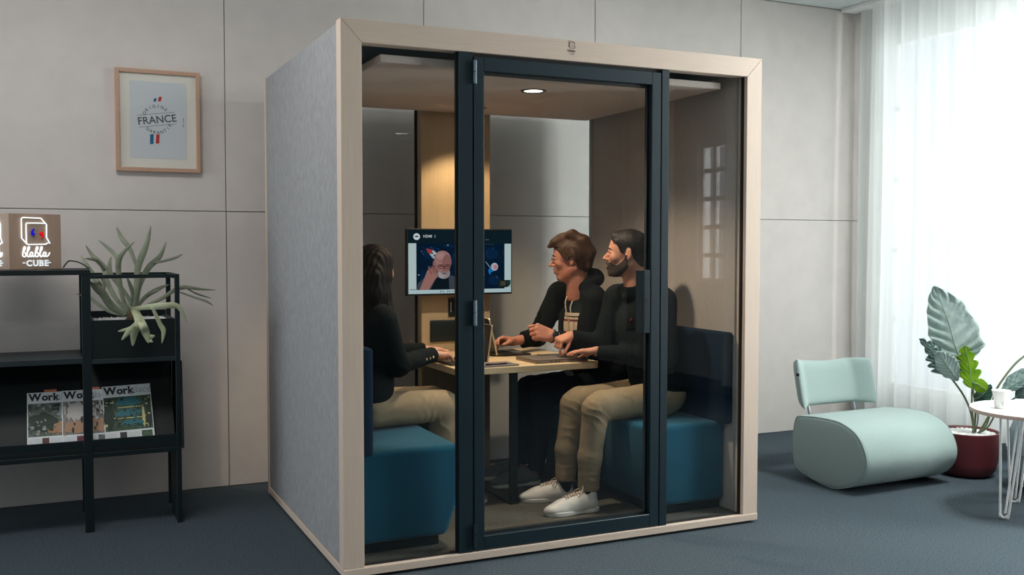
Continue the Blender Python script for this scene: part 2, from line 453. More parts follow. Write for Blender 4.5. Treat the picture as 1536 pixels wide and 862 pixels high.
def curtain(y1, y0, label, seed, x=4.3, zb=.13):
    r = np.random.default_rng(seed); n = int((y1-y0)/.011); zs = np.linspace(zb, 3.07, 14)
    ys = np.linspace(y0, y1, n); ph = np.cumsum(r.uniform(.5, 1.5, n))*.011/.145*2*PI
    ph2 = np.cumsum(r.uniform(.5, 1.5, n))*.011/.062*2*PI
    V = []
    for z in zs:
        a = .034+.012*(3.07-z)/3; sway = .02*np.sin(z*1.1+seed)
        X = x+a*np.sin(ph+.25*np.sin(z*1.3))+.010*np.sin(ph2)+sway*.4
        Y = ys+.012*np.sin(ph*1.0+1.3+z*.4)
        V += [(X[i], Y[i], z) for i in range(n)]
    Fs = [(k*n+i, k*n+i+1, (k+1)*n+i+1, (k+1)*n+i) for k in range(len(zs)-1) for i in range(n-1)]
    b = MB().add(V, Fs); c = np.array([x, (y0+y1)/2, zb])
    o = part('sheer_curtain', b, 'sheer', None, smooth=True, base=tuple(c))
    return tag(o, label, 'curtain')
curtain(1.77, 1.42, 'narrow white sheer curtain length in the corner of the wall', 3, x=4.385)
curtain(1.52, -.78, 'wide white sheer curtain glowing in the window behind the potted plant', 5, x=4.28)
for k, (a, b) in enumerate(((-.84, -1.0), (-2.3, -3.24), (-3.98, -6.8))):
    curtain(a, b, ['white sheer curtain gathered aside beyond the right edge, next to the glowing window', 'white sheer curtain beside the tall window reflected in the booth glass', 'longest white sheer curtain, farthest from the booth along the window wall'][k], 11+k)
struct('trim_4', MB().box((4.24, -6.9, 3.065), (4.38, 1.8, 3.088)), 'white')

# ================================================================== LIGHTS
def area(name, loc, rot, sx, sy, power, col, spread=PI):
    l = bpy.data.lights.new(name, 'AREA'); l.shape = 'RECTANGLE'; l.size = sx; l.size_y = sy; l.energy = power; l.color = col; l.spread = spread
    o = bpy.data.objects.new(name, l); COL.objects.link(o); o.location = loc; o.rotation_euler = rot; return o
for i, (a, b) in enumerate(RWIN):
    area('daylight_right_%d' % i, (XR+.55, (a+b)/2, 1.6), (0, math.radians(90), 0), 2.7, (b-a)*1.02, (46, 290, 66)[i], ((.95, 1, .985), (1, .99, .96), (1, 1, 1))[i])
for i, (a, b) in enumerate(LWIN):
    area('daylight_left_%d' % i, (XL-.5, (a+b)/2, 1.4), (0, math.radians(-90), 0), 1.7, (b-a), 60, (.88, .94, 1))
FILL_PANELS = ((3.42, -.85, .31, .31, 78, (.95, 1, .985), 'added unseen square fill light panel above the lounge chair side of the room'),  # out-of-view ceiling panels added to fill the room with light
          (-1.25, .05, .60, .31, 24, (1, .97, .94), 'added unseen long fill light panel in front of the black shelving'),
          (-1.4, -3.55, .60, .31, 20, (1, .97, .94), 'added unseen long fill light panel in front of the booth'))
for x, y, a, b_, pw, co, lab in FILL_PANELS:
    z0, z1 = ZC-.034, ZC-.003; cl = thing('fill_panel', lab, 'ceiling light', (x, y, z0))
    part('frame', MB().box((x-a, y-b_, z0), (x-a+.015, y+b_, z1)).box((x+a-.015, y-b_, z0), (x+a, y+b_, z1)).box((x-a+.015, y-b_, z0), (x+a-.015, y-b_+.015, z1)).box((x-a+.015, y+b_-.015, z0), (x+a-.015, y+b_, z1)), 'white', cl)
    part('diffuser', MB().box((x-a+.015, y-b_+.015, z0+.01), (x+a-.015, y+b_-.015, z0+.018)), emit('fill_panel_glow', (250, 250, 245), 2.0), cl)
    area('ceiling_panel', (x, y, z0-.005), (0, 0, 0), 2*a-.03, 2*b_-.03, pw, co)  # lamp of the added fill panel
w = bpy.data.worlds.new('world'); scn.world = w; w.use_nodes = True
w.node_tree.nodes['Background'].inputs[0].default_value = (.75, .86, 1, 1); w.node_tree.nodes['Background'].inputs[1].default_value = 1.0
def spot(name, loc, power, ang, blend, col, r=.03, rot=(0, 0, 0)):
    l = bpy.data.lights.new(name, 'SPOT'); l.energy = power; l.spot_size = math.radians(ang); l.spot_blend = blend; l.color = col; l.shadow_soft_size = r
    o = bpy.data.objects.new(name, l); COL.objects.link(o); o.location = loc; o.rotation_euler = rot; return o

# ================================================================== BOOTH
W, D, H = 2.07, 1.55, 2.25
bo = thing('meeting_booth', 'large glass fronted meeting booth with pale wood frame and grey felt sides', 'booth', (0, 0, 0))
B = lambda name, mb, mat, par=bo, **k: part(name, mb, mat, par, **k)
B('plinth', MB().box((.02, .02, .0), (W-.02, D-.02, .013)), 'seal')
B('base_plate', MB().box((0, -.004, .013), (W, D, .045)), 'wood_h', bevel=.0015, seg=1)
B('booth_carpet', MB().box((.09, .055, .0445), (W-.09, 1.42, .0475)), 'booth_floor')
s = .086; dp = .066
B('frame_rail', MB().prism([(0, H), (W, H), (W-s, H-s-.004), (s, H-s-.004)], 1, 0, dp), 'wood_h', bevel=.0012, seg=1)
B('frame_stile', MB().prism([(0, .045), (s, .045), (s, H-s-.005), (0, H-.001)], 1, 0, dp), 'wood_v', bevel=.0012, seg=1)
B('frame_stile', MB().prism([(W, .045), (W-s, .045), (W-s, H-s-.005), (W, H-.001)], 1, 0, dp), 'wood_v', bevel=.0012, seg=1)
for x0, x1, xi in ((.006, .088, (.088, .095)), (W-.088, W-.006, (W-.095, W-.088))):
    B('side_panel', MB().box((x0, dp, .045), (x1, D-.025, H-.006)), 'felt', bevel=.004)
    B('wall_lining', MB().box((xi[0], dp+.004, .05), (xi[1], D-.05, H-.07)), 'felt_in')
B('roof', MB().box((.088, dp, H-.065), (W-.088, D-.025, H-.006)), 'shell_dark')
b = MB()
b.box((0, D-.025, .045), (.05, D, H-.004)); b.box((W-.05, D-.025, .045), (W, D, H-.004)); b.box((.05, D-.025, H-.06), (W-.05, D, H-.004))
B('back_frame', b, 'wood_v', bevel=.001, seg=1)
B('ceiling_panel', MB().box((.185, .075, 2.103), (1.885, 1.40, 2.135)), 'ceil_panel', bevel=.004)
# back glazing and column
for x0, x1 in ((.097, .838), (1.264, W-.097)):
    B('back_glass', MB().box((x0, 1.496, .05), (x1, 1.504, 2.184)), 'glass')
B('edge_strip', MB().box((W-.112, 1.485, .05), (W-.096, 1.494, 2.16)), 'paper')
B('edge_strip', MB().box((.826, 1.485, .05), (.839, 1.495, 2.16)), 'seal')
B('column', MB().box((.84, 1.42, .0478), (1.262, 1.525, 2.18)), 'wood_col', bevel=.002, seg=1)
pl = B('cable_cover', MB().box((.89, 1.408, .806), (1.215, 1.4198, .93)), 'black', bevel=.006, seg=3)
sk = B('socket_panel', MB().box((1.0, 1.41, .95), (1.125, 1.4198, 1.052)), 'black', bevel=.003)
b = MB(); b.box((1.012, 1.4085, .975), (1.016, 1.4097, 1.03))
for k in range(2): b.lathe([(0, -.001), (.019, -.001), (.019, .001), (0, .001)], seg=24) if False else None
B('socket_marking', b, 'white', sk)
for cx in (1.045, 1.092):
    b = MB().lathe([(.0, 0), (.015, 0), (.018, .002), (.018, .0015), (.020, 0), (.021, .0018)], seg=24); b.xf(Matrix.Translation((cx, 1.4095, 1.0)) @ Matrix.Rotation(PI/2, 4, 'X'))
    B('socket', b, 'teal', sk)
# door posts and door
post = MB().box((.503, .006, .045), (.566, .056, 2.16)); B('door_post', post, 'teal', bevel=.0015, seg=1)
post = MB().box((1.506, .006, .045), (1.546, .056, 2.16)); B('door_post', post, 'teal', bevel=.0015, seg=1)
B('door_head', MB().box((.566, .02, 2.145), (1.506, .056, 2.16)), 'seal')
fm = MB()
fm.box((.572, .004, .05), (.617, .05, 2.143)); fm.box((1.452, .004, .05), (1.500, .05, 2.143))
fm.box((.617, .004, 2.086), (1.452, .05, 2.143)); fm.box((.617, .004, .05), (1.452, .05, .108))
door = B('door', fm, 'teal', bevel=.0015, seg=1)
g = MB(); t = .012
g.box((.617, .03, .108), (.617+t, .048, 2.086)); g.box((1.452-t, .03, .108), (1.452, .048, 2.086)); g.box((.617, .03, 2.086-t), (1.452, .048, 2.086)); g.box((.617, .03, .108), (1.452, .048, .108+t))
B('door_seal', g, 'seal', door)
B('door_glass', MB().box((.62, .027, .112), (1.449, .035, 2.082)), 'glass', door)
h = MB().box((1.382, -.048, .957), (1.413, -.03, 1.243)); h.box((1.3825, -.03, .960), (1.388, .026, 1.24)); h.box((1.388, -.03, .99), (1.408, .0265, 1.01)); h.box((1.388, -.03, 1.19), (1.408, .0265, 1.21))
B('door_handle', h, 'teal', door, bevel=.0015, seg=1)
k = MB().lathe([(0, 0), (.006, 0), (.007, .002), (.0, .0025)], seg=16); k.xf(Matrix.Translation((1.397, -.048, 1.105)) @ Matrix.Rotation(PI/2, 4, 'X'))
B('keyhole', k, 'seal', door)
for z0, z1 in ((2.03, 2.127), (1.015, 1.122), (.068, .168)):
    h = MB().tube([(.5695, -.003, z0), (.5695, -.003, (z0+z1)/2-.002)], .0055, 12).tube([(.5695, -.003, (z0+z1)/2+.002), (.5695, -.003, z1)], .0055, 12)
    h.tube([(.5785, -.001, z0), (.5785, -.001, z1)], .003, 8)
    B('hinge', h, 'hinge' if z0 > .5 else 'teal', bevel=0)
for x0, x1 in ((s, .503), (1.546, W-s)):
    B('front_glass', MB().box((x0+.001, .027, .0455), (x1-.001, .035, H-s-.005)), 'glass')
    b = MB(); b.box((x0, .022, .045), (x0+.006, .04, H-s-.004)) ; b.box((x1-.006, .022, .045), (x1, .04, H-s-.004)); b.box((x0, .022, .045), (x1, .04, .052))
    B('glazing_seal', b, 'seal')
# cube emblem burnt into the head rail
def emblem(mb, org, u, v, r, closed=True):
    """outline cube speech bubble; coordinates 0..1"""
    FM = frame_matrix(org, u, v, Vector(u).cross(Vector(v)).normalized()*Vector(u).length)
    fr = [(.30, .83), (.70, .83), (.705, .60), (.765, .475), (.70, .485), (.695, .455), (.34, .455), (.315, .475), (.315, .81)]
    bk = [(.69, .84), (.60, .925), (.25, .925), (.232, .90), (.232, .57), (.33, .462)]
    a = MB().tube([(*p, 0) for p in fr], r, 6, closed=True).tube([(*p, 0) for p in bk], r, 6)
    a.xf(FM); return mb.merge(a)
em = MB(); sz = .062
emblem(em, (1.034-sz/2, -.0002, 2.187), (sz, 0, 0), (0, 0, sz), .016)
for k, dx in enumerate((.46, .58)):
    em.tube([(1.034-sz/2+dx*sz, -.0004, 2.185+(.70-k*.07)*sz), (1.034-sz/2+(dx+.015)*sz, -.0004, 2.185+(.66-k*.07)*sz)], .0022, 6)
tx = text_mesh('blabla', .017, .0003); tx.xf(frame_matrix((1.034-.0225, -.0008, 2.198), (1, 0, 0), (0, 0, 1))); em.merge(tx)
tx = text_mesh('- CUBE -', .009, .0001); tx.xf(frame_matrix((1.034-.018, -.0008, 2.187), (1, 0, 0), (0, 0, 1))); em.merge(tx)
B('emblem', em, plain('burnt_mark', (96, 78, 66), .8), bevel=0)

# downlights
for (x, y, lab) in ((1.087, .493, 'round recessed ceiling light inside the booth, near its glass door'), (1.06, 1.16, 'round recessed ceiling light inside the booth, close to the wooden column')):
    d = thing('downlight', lab, 'ceiling light', (x, y, 2.103))
    part('lamp_rim', MB().lathe([(.046, .002), (.046, -.003), (.060, -.004), (.062, -.001), (.062, .0)], seg=40), 'teal', d, smooth=True, local=True)
    part('lamp_lens', MB().lathe([(.0, -.0015), (.047, -.0015), (.047, .001), (0, .001)], seg=40), emit('downlight_glow', (255, 238, 214), 5.), d, local=True)
WARM = (1, .80, .58)
spot('spot_front', (1.087, .493, 2.092), 70, 130, .6, WARM, .045)
spot('spot_back', (1.06, 1.16, 2.092), 36, 105, .45, (1, .72, .42), .045)

# benches (each with its backrest)
def bench(side, label):
    X = (lambda x: x) if side == 'l' else (lambda x: W-x)
    t = thing('bench', label, 'bench', (X(.33), .78, .0475), 0, None)
    pr = [(.0975, .092), (.50, .092), (.555, .25), (.56, .487), (.0975, .487)]
    part('seat', MB().prism([(X(x), z) for x, z in pr], 1, .13, 1.40), 'blue', t, bevel=.028, seg=4)
    part('plinth', MB().box((min(X(.1), X(.47)), .17, .0477), (max(X(.1), X(.47)), 1.36, .0915)), 'black', t)
    part('backrest', MB().box((min(X(.0965), X(.15)), .07, .48), (max(X(.0965), X(.15)), 1.40, .93)), 'blue_dk', t, bevel=.014, seg=3)
    return t
bench('l', 'petrol blue upholstered bench under the woman with long dark hair')
bench('r', 'petrol blue upholstered bench under the two men')

# table
t = thing('meeting_table', 'pale oak meeting table on black legs between the booth benches', 'table', (1.13, 1.0, .0475))
def rrect(x0, y0, x1, y1, r, n=6):
    out = []
    for cx, cy, a0 in ((x1-r, y1-r, 0), (x0+r, y1-r, 90), (x0+r, y0+r, 180), (x1-r, y0+r, 270)):
        for i in range(n+1):
            a = math.radians(a0+90*i/n); out.append((cx+r*math.cos(a), cy+r*math.sin(a)))
    return out
part('table_top', MB().prism(rrect(.735, .61, 1.54, 1.415, .045), 2, .717, .75), 'top', t, bevel=.003)
for x0, y0, x1, y1 in ((1.035, .64, 1.075, .665), (1.035, 1.25, 1.075, 1.275)):
    part('leg', MB().box((x0, y0, .058), (x1, y1, .7165)), 'black', t, bevel=.002)
part('foot_plate', MB().box((1.03, .635, .0478), (1.08, 1.28, .058)), 'black', t, bevel=.002)

# ================================================================== TV
cTL = at(610, 341, Y=1.33); cTR = at(768, 345, Y=1.33); cBR = at(768, 441, Y=1.33); cBL = at(610, 443, Y=1.33)
tx0, tx1, tz0, tz1 = (cTL[0]+cBL[0])/2, (cTR[0]+cBR[0])/2, (cBL[2]+cBR[2])/2, (cTL[2]+cTR[2])/2
tv = thing('television', 'flat black television showing a video call, fixed to the booth column', 'television', ((tx0+tx1)/2, 1.35, tz0))
part('housing', MB().box((tx0, 1.33, tz0), (tx1, 1.362, tz1)), 'seal', tv, bevel=.003)
part('wall_mount', MB().box(((tx0+tx1)/2-.1, 1.362, tz0+.08), ((tx0+tx1)/2+.1, 1.4198, tz1-.1)), 'black', tv)
part('camera_bump', MB().tube([((tx0+tx1)/2+.0, 1.338, tz0-.004), ((tx0+tx1)/2, 1.338, tz0+.002)], .006, 12), 'seal', tv)
SB = (65, 80, 1112, 740)
def sp(x, y, lay):   # crop pixel on the screen -> world
    return (tx0+(x-SB[0])/(SB[2]-SB[0])*(tx1-tx0), 1.3292-.0005*lay, tz1-(y-SB[1])/(SB[3]-SB[1])*(tz1-tz0))
scr = MB().poly([sp(78, 92, 0), sp(1103, 92, 0), sp(1103, 722, 0), sp(78, 722, 0)])
so = part('screen', scr, emit('screen_dark', (12, 28, 36), .9), tv)
EM = {}; SPLIT = ('star', 'menu_icon', 'task_icon', 'border_strip', 'tether')
def ecol(c):
    if c not in EM: EM[c] = emit('screen_%d_%d_%d' % c, c, .72)
    return EM[c]
def spoly(name, pts, c, lay):
    return part(name, MB().poly([sp(x, y, lay) for x, y in pts]), ecol(c), tv)
def srect(x0, y0, x1, y1): return [(x0, y0), (x1, y0), (x1, y1), (x0, y1)]
def sell(cx, cy, rx, ry, a0=0, a1=360, n=32): return [(cx+rx*math.cos(math.radians(a0+(a1-a0)*i/n)), cy+ry*math.sin(math.radians(a0+(a1-a0)*i/n))) for i in range(n)]
def multi(name, items, lay, parent=so):
    """several flat patches of one picture element: [(pts, colour, layer)]"""
    if name in SPLIT:
        for pts, c, l in items: part(name, MB().poly([sp(x, y, l) for x, y in pts]), ecol(c), parent)
        return
    b = MB(); mats = []
    for pts, c, l in items:
        m = ecol(c)
        if m not in mats: mats.append(m)
        b.poly([sp(x, y, l) for x, y in pts], mats.index(m))
    return part(name, b, mats, parent)
multi('border_strip', [(srect(80, 225, 156, 722), (196, 214, 214), 1), (srect(1033, 228, 1101, 722), (196, 214, 214), 1), (srect(80, 684, 1101, 722), (188, 210, 214), 1.2)], 1)
multi('video_backdrop', [(srect(156, 225, 1033, 684), (6, 28, 50), 1)]+[(sell(*c), (8, 38, 68), 1.1) for c in ((300, 320, 90, 60), (560, 380, 70, 90), (900, 330, 70, 60), (250, 560, 60, 60), (930, 600, 60, 50), (470, 250, 60, 20))], 1)
r2 = random.Random(4)
multi('star', [(sell(x, y, q, q, n=6), (170, 200, 220), 1.6) for x, y, q in [(180, 535, 7), (462, 243, 6), (205, 300, 3)]+[(r2.uniform(170, 1020), r2.uniform(240, 640), r2.uniform(1.4, 3.2)) for _ in range(42)]], 2)
multi('avatar_badge', [(sell(160, 160, 32, 33), (222, 232, 232), 1), (sell(160, 158, 18, 8), (60, 74, 80), 1.5)], 1)
for s_, x, y, q, c in (('HDMI  1', 222, 168, 26, (200, 208, 208)), ('Menu', 836, 192, 15, (130, 140, 146)), ('vue de la salle', 838, 238, 16, (90, 104, 116))):
    if s_ == 'Menu': s_ = 'None'; continue
    if s_.startswith('vue'): continue
    tm = text_mesh(s_, .021, .0005)
    p = sp(x, y, 1.5); tm.xf(frame_matrix(p, (1, 0, 0), (0, 0, 1))); part('screen_text', tm, ecol(c), so)
multi('menu_icon', [(srect(838+k*9, 184, 843+k*9, 192), (120, 132, 140), 1.5) for k in range(4)]+[(srect(838+k*10, 231, 844+k*10, 236), (70, 86, 100), 2) for k in range(9)], 1)
# rocket
multi('rocket', [([(285, 335), (318, 292), (352, 322), (330, 372)], (190, 196, 200), 2), ([(250, 275), (300, 286), (318, 293), (285, 334), (268, 318)], (168, 62, 58), 2.1), (sell(307, 322, 10, 10), (40, 60, 90), 2.5), (sell(330, 345, 9, 9), (40, 60, 90), 2.5), ([(285, 335), (318, 380), (332, 372)], (140, 160, 176), 2.2)], 2)
# astronaut, a plain one
multi('astronaut', [([(836, 410), (842, 408), (890, 470), (884, 474)], (130, 170, 190), 2), ([(868, 490), (890, 465), (922, 490), (915, 515), (895, 512), (888, 545), (868, 520)], (28, 120, 190), 2.2), (sell(930, 462, 36, 40), (190, 190, 205), 2.4), (sell(938, 465, 22, 26), (196, 140, 140), 2.8)], 2)
multi('tether', [([(560, 556), (598, 492), (603, 496), (568, 560)], (150, 160, 170), 2)], 2)
# caller
multi('caller_jacket', [([(156, 684), (170, 620), (225, 568), (330, 545), (470, 535), (520, 552), (580, 570), (620, 600), (640, 684)], (66, 72, 82), 3), ([(290, 684), (345, 570), (380, 565), (470, 565), (475, 684)], (14, 26, 34), 3.3)], 3)
multi('caller_head', [(sell(325, 430, 12, 36), (140, 96, 92), 3.9), (sell(412, 410, 84, 108), (158, 114, 108), 4), (sell(408, 372, 80, 74), (166, 124, 120), 4.15), (sell(392, 352, 44, 34), (180, 140, 136), 4.2), (sell(450, 420, 44, 84), (146, 100, 96), 4.25), (sell(422, 520, 60, 58), (150, 142, 144), 4.4), (sell(400, 532, 36, 40), (172, 164, 166), 4.45), (sell(420, 478, 56, 44), (156, 106, 100), 4.6), (sell(388, 482, 22, 26), (172, 120, 112), 4.65), (sell(424, 512, 40, 9), (140, 126, 126), 4.9), (sell(424, 527, 24, 6), (110, 66, 68), 5), ([(414, 470), (424, 430), (432, 470), (438, 494), (414, 498)], (138, 90, 84), 4.8), (sell(392, 452, 22, 9), (110, 72, 70), 4.85), (sell(458, 452, 20, 9), (104, 68, 68), 4.85)]+[([(370, 380+k*14), (460, 376+k*14), (460, 379+k*14), (370, 383+k*14)], (142, 104, 100), 4.3) for k in range(3)], 4)
def ring(cx, cy, rx, ry, w):
    o = sell(cx, cy, rx, ry, n=24); i = sell(cx, cy, rx-w, ry-w, n=24); return o, i
b = MB()
for cx in (392, 458):
    o_, i_ = ring(cx, 456, 33, 23, 6)
    for k in range(24):
        k2 = (k+1) % 24; b.poly([sp(*o_[k], 6), sp(*o_[k2], 6), sp(*i_[k2], 6), sp(*i_[k], 6)])
b.poly([sp(420, 450, 6), sp(432, 450, 6), sp(432, 458, 6), sp(420, 458, 6)])
part('caller_glasses', b, ecol((46, 34, 44)), so)
multi('caller_hand', [([(185, 684), (235, 560), (262, 490), (300, 470), (345, 480), (368, 540), (330, 590), (275, 684)], (164, 116, 108), 5)]+[([(x, y), (x+18, y-6), (x+40+dx, y+64), (x+22+dx, y+72)], (142, 96, 90), 5.3) for x, y, dx in ((268, 462, 0), (296, 452, 4), (322, 462, 6))]+[([(285, 455), (332, 446), (334, 454), (288, 464)], (70, 60, 80), 5.6)], 5)
multi('thumbnail_view', [(srect(968, 598, 1096, 672), (30, 36, 34), 2), (srect(990, 610, 1045, 655), (74, 70, 60), 2.3), (srect(1062, 604, 1096, 640), (20, 60, 60), 2.3), ([(1060, 672), (1096, 640), (1096, 672)], (150, 180, 160), 2.4)], 2)
multi('task_icon', [(srect(x, 696, x+10, 710), (90, 110, 120), 2) for x in (385, 410, 455, 475, 505, 525, 548, 575)]+[(srect(94, 676, 150, 682), (90, 104, 110), 2)], 2)

scn.view_settings.view_transform = 'Standard'; scn.view_settings.look = 'None'; scn.view_settings.gamma = 1; scn.view_settings.use_curve_mapping = False
scn.view_settings.exposure = 0.0
# ================================================================== FRAMED PRINT
pf = thing('framed_print', 'pale wood framed certificate print reading origine France garantie, on the wall', 'picture', (-.515, YB, 1.748))
px0, px1, pz0, pz1, py = -.731, -.300, 1.748, 2.291, YB
fr = MB()
for a, b in (((px0, pz0), (px0+.021, pz1)), ((px1-.021, pz0), (px1, pz1))): fr.box((a[0], py-.034, a[1]), (b[0], py-.001, b[1]))
fr.box((px0+.021, py-.034, pz0), (px1-.021, py-.001, pz0+.021)); fr.box((px0+.021, py-.034, pz1-.021), (px1-.021, py-.001, pz1))
part('frame', fr, plain('light_oak_frame', (190, 152, 128), .5, var=.05, scale=(60, 60, 60)), pf, bevel=.002)
mt = MB().box((px0+.02, py-.018, pz0+.02), (px1-.02, py-.008, pz1-.02)); part('mount', mt, plain('cream_mount', (236, 232, 220), .7), pf)
ax0, ax1, az0, az1 = px0+.072, px1-.072, pz0+.072, pz1-.062
pr_ = part('print', MB().box((ax0, py-.0195, az0), (ax1, py-.0181, az1)), plain('print_paper', (214, 218, 222), .6), pf)
pc = ((ax0+ax1)/2-.006, (az0+az1)/2+.005)
cu, su = math.cos(math.radians(8)), math.sin(math.radians(8))
def pp(x, z, l=1): return (pc[0]+x*cu-z*su, py-.0195-.0003*l, pc[1]+x*su+z*cu)
ink = plain('grey_print_ink', (78, 80, 84), .7); blu = plain('print_blue', (22, 104, 146), .7); red = plain('print_red', (196, 56, 52), .7)
tm = text_mesh('FRANCE', .056, .0006, sx=.96, align='CENTER'); tm.xf(frame_matrix(pp(0, -.020), (cu, 0, su), (-su, 0, cu))); part('lettering', tm, ink, pr_)
def arc_text(s, R, mid, span, size, up):
    b = MB()
    for i, ch in enumerate(s):
        a = mid+(i-(len(s)-1)/2)*span*(-1 if up else 1); ar = math.radians(a)
        x, z = R*math.cos(ar), R*math.sin(ar)
        tu = (math.sin(ar), -math.cos(ar)) if up else (-math.sin(ar), math.cos(ar)); tv_ = (math.cos(ar), math.sin(ar)) if up else (-math.cos(ar), -math.sin(ar))
        U = (tu[0]*cu-tu[1]*su, 0, tu[0]*su+tu[1]*cu); V = (tv_[0]*cu-tv_[1]*su, 0, tv_[0]*su+tv_[1]*cu)
        t_ = text_mesh(ch, size, .0002, align='CENTER'); t_.xf(frame_matrix(pp(x, z, 1.1), U, V)); b.merge(t_)
    return b
part('lettering', arc_text('ORIGINE', .062, 94, 17.5, .024, True), ink, pr_)
part('lettering', arc_text('GARANTIE', .079, 274, 15.5, .024, False), ink, pr_)
ln = MB()
for z in (.030, -.033): ln.add([pp(-.098, z-.001), pp(.095, z-.001), pp(.095, z+.001), pp(-.098, z+.001)], [(0, 1, 2, 3)])
part('rule_line', ln, ink, pr_)
def bar(x, z, w_, h_, m): part('colour_bar', MB().add([pp(x, z), pp(x+w_, z), pp(x+w_*1.5, z+h_), pp(x+w_*.5, z+h_)], [(0, 1, 2, 3)]), m, pr_)
bar(-.005, .094, .014, .018, blu); bar(.019, .094, .016, .024, red); bar(-.056, -.128, .018, .052, blu); bar(-.026, -.128, .018, .048, red)
tm = text_mesh('label - certifie', .009, .0001); tm.xf(frame_matrix((ax1-.012, py-.0198, pc[1]-.035), (0, 0, 1), (-1, 0, 0))); part('lettering', tm, ink, pr_)
part('glass', MB().box((px0+.022, py-.026, pz0+.022), (px1-.022, py-.023, pz1-.022)), glass('picture_glass', (.97, .97, .97), 1.3), pf)

# ================================================================== SHELVING
sh = thing('shelving_unit', 'black open shelving unit with square posts, against the pale wall', 'shelf', (-1.4, 1.4, 0))
SY0, SY1 = 1.17, 1.60; SR = -.488; p = .022
def post_(x, y, z0, z1, w_=p, d_=p): return MB().box((x-w_, y, z0), (x, y+d_, z1))
S = lambda n, mb, m='black', **k: part(n, mb, m, sh, bevel=.0012, seg=1, **k)
XS = [SR, -.885, -1.62, -2.35]
for i, x in enumerate(XS):
    wd = p if i in (0, 3) else .040
    S('post', post_(x, SY0, 0, 1.214, wd)); S('post', post_(x, SY1-p, 0, 1.214, wd))
    S('side_rail', MB().box((x-wd, SY0+p, 1.214-p+.001), (x, SY1-p, 1.214))) if i == 0 else None
# top: open frame over the planter, board over the rest
S('top_rail', MB().box((XS[1], SY0, 1.214-.017), (SR-p, SY0+p, 1.214))); S('top_rail', MB().box((XS[1], SY1-p, 1.214-.017), (SR-p, SY1, 1.214)))
S('top_board', MB().box((XS[3]-p, SY0-.001, 1.2145), (XS[1]+.0, SY1, 1.238)), 'blackboard')
# middle boards
S('shelf_board', MB().box((XS[3], SY0+.001, .80), (XS[1]-.04, SY1-.001, .826)), 'shelfgrey')
S('shelf_board', MB().box((XS[1], SY0+.001, .795), (SR-p, SY1-.001, .817)), 'shelfgrey')
# sloped magazine displays (closed cases behind)
for xa, xb in ((XS[1], SR-p), (XS[2], XS[1]-.04), (XS[3], XS[2]-.04)):
    d = MB()
    d.prism([(SY0+.292, .79), (SY0+.312, .79), (SY0+.087, .41), (SY0+.064, .41)], 0, xa+.001, xb-.001)
    d.box((xa+.001, SY0+.004, .375), (xb-.001, SY1-.01, .398))
    dd = S('magazine_display', d, 'blackboard')
    part('lip', MB().box((xa+.001, SY0+.004, .3985), (xb-.001, SY0+.018, .436)), 'black', dd)
    S('back_panel', MB().box((xa+.001, SY1-.02, .398), (xb-.001, SY1-.008, .79)), 'blackboard')
S('side_panel', MB().box((SR-p, SY0+p+.0005, 0), (SR-p+.012, SY1-.15, .35)))
S('side_panel', MB().prism([(SY0+.022, .79), (SY1-.022, .79), (SY1-.022, .37), (SY0-.03, .37), (SY0-.03, .41)], 0, SR+.0005, SR+.009), 'blackboard')
for xa, xb in ((XS[1], SR-p), (XS[2], XS[1]-.04), (XS[3], XS[2]-.04)):
    S('front_rail', MB().box((xa, SY0+.002, .352), (xb, SY0+.02, .374)))

# planter hung in the top bay
pt = thing('planter_box', 'black planter box filled with white pebbles in the top right bay of the shelves', 'planter', (-.69, 1.38, .8175))
a0, a1, b0, b1, zt = XS[1]+.002, SR-p-.002, SY0+.004, SY1-.004, 1.0
pb = MB(); t_ = .012
pb.box((a0, b0, .8175), (a1, b0+t_, zt)); pb.box((a0, b1-t_, .8175), (a1, b1, zt+.02)); pb.box((a0, b0+t_, .8175), (a0+t_, b1-t_, zt)); pb.box((a1-t_, b0+t_, .8175), (a1, b1-t_, zt)); pb.box((a0+t_, b0+t_, .8175), (a1-t_, b1-t_, .83))
part('box', pb, 'blackboard', pt, bevel=.001, seg=1)
part('soil', MB().box((a0+t_, b0+t_, .83), (a1-t_, b1-t_, .975)), plain('dark_soil', (40, 34, 28), 1), pt)
def pebbles(x0, y0, x1, y1, z, n, r, test=None):
    b = MB(); rr = random.Random(3)
    ico = bmesh.new(); bmesh.ops.create_icosphere(ico, subdivisions=1, radius=1)
    vs = [v.co.copy() for v in ico.verts]; fs = [tuple(q.index for q in f.verts) for f in ico.faces]; ico.free()
    for _ in range(n):
        x, y = rr.uniform(x0, x1), rr.uniform(y0, y1)
        if test and not test(x, y): continue
        q = r*rr.uniform(.7, 1.3); s_ = [q*rr.uniform(.8, 1.2), q*rr.uniform(.8, 1.2), q*rr.uniform(.5, .8)]
        b.add([(x+v.x*s_[0], y+v.y*s_[1], z+rr.uniform(-.002, .004)+v.z*s_[2]) for v in vs], fs)
    return b
o = part('pebbles', pebbles(a0+.02, b0+.02, a1-.02, b1-.02, .981, 900, .008), 'white', None, smooth=True, base=(-.69, 1.38, .975))
tag(o, 'white pebbles covering the soil of the black planter box', 'pebbles', kind='stuff')

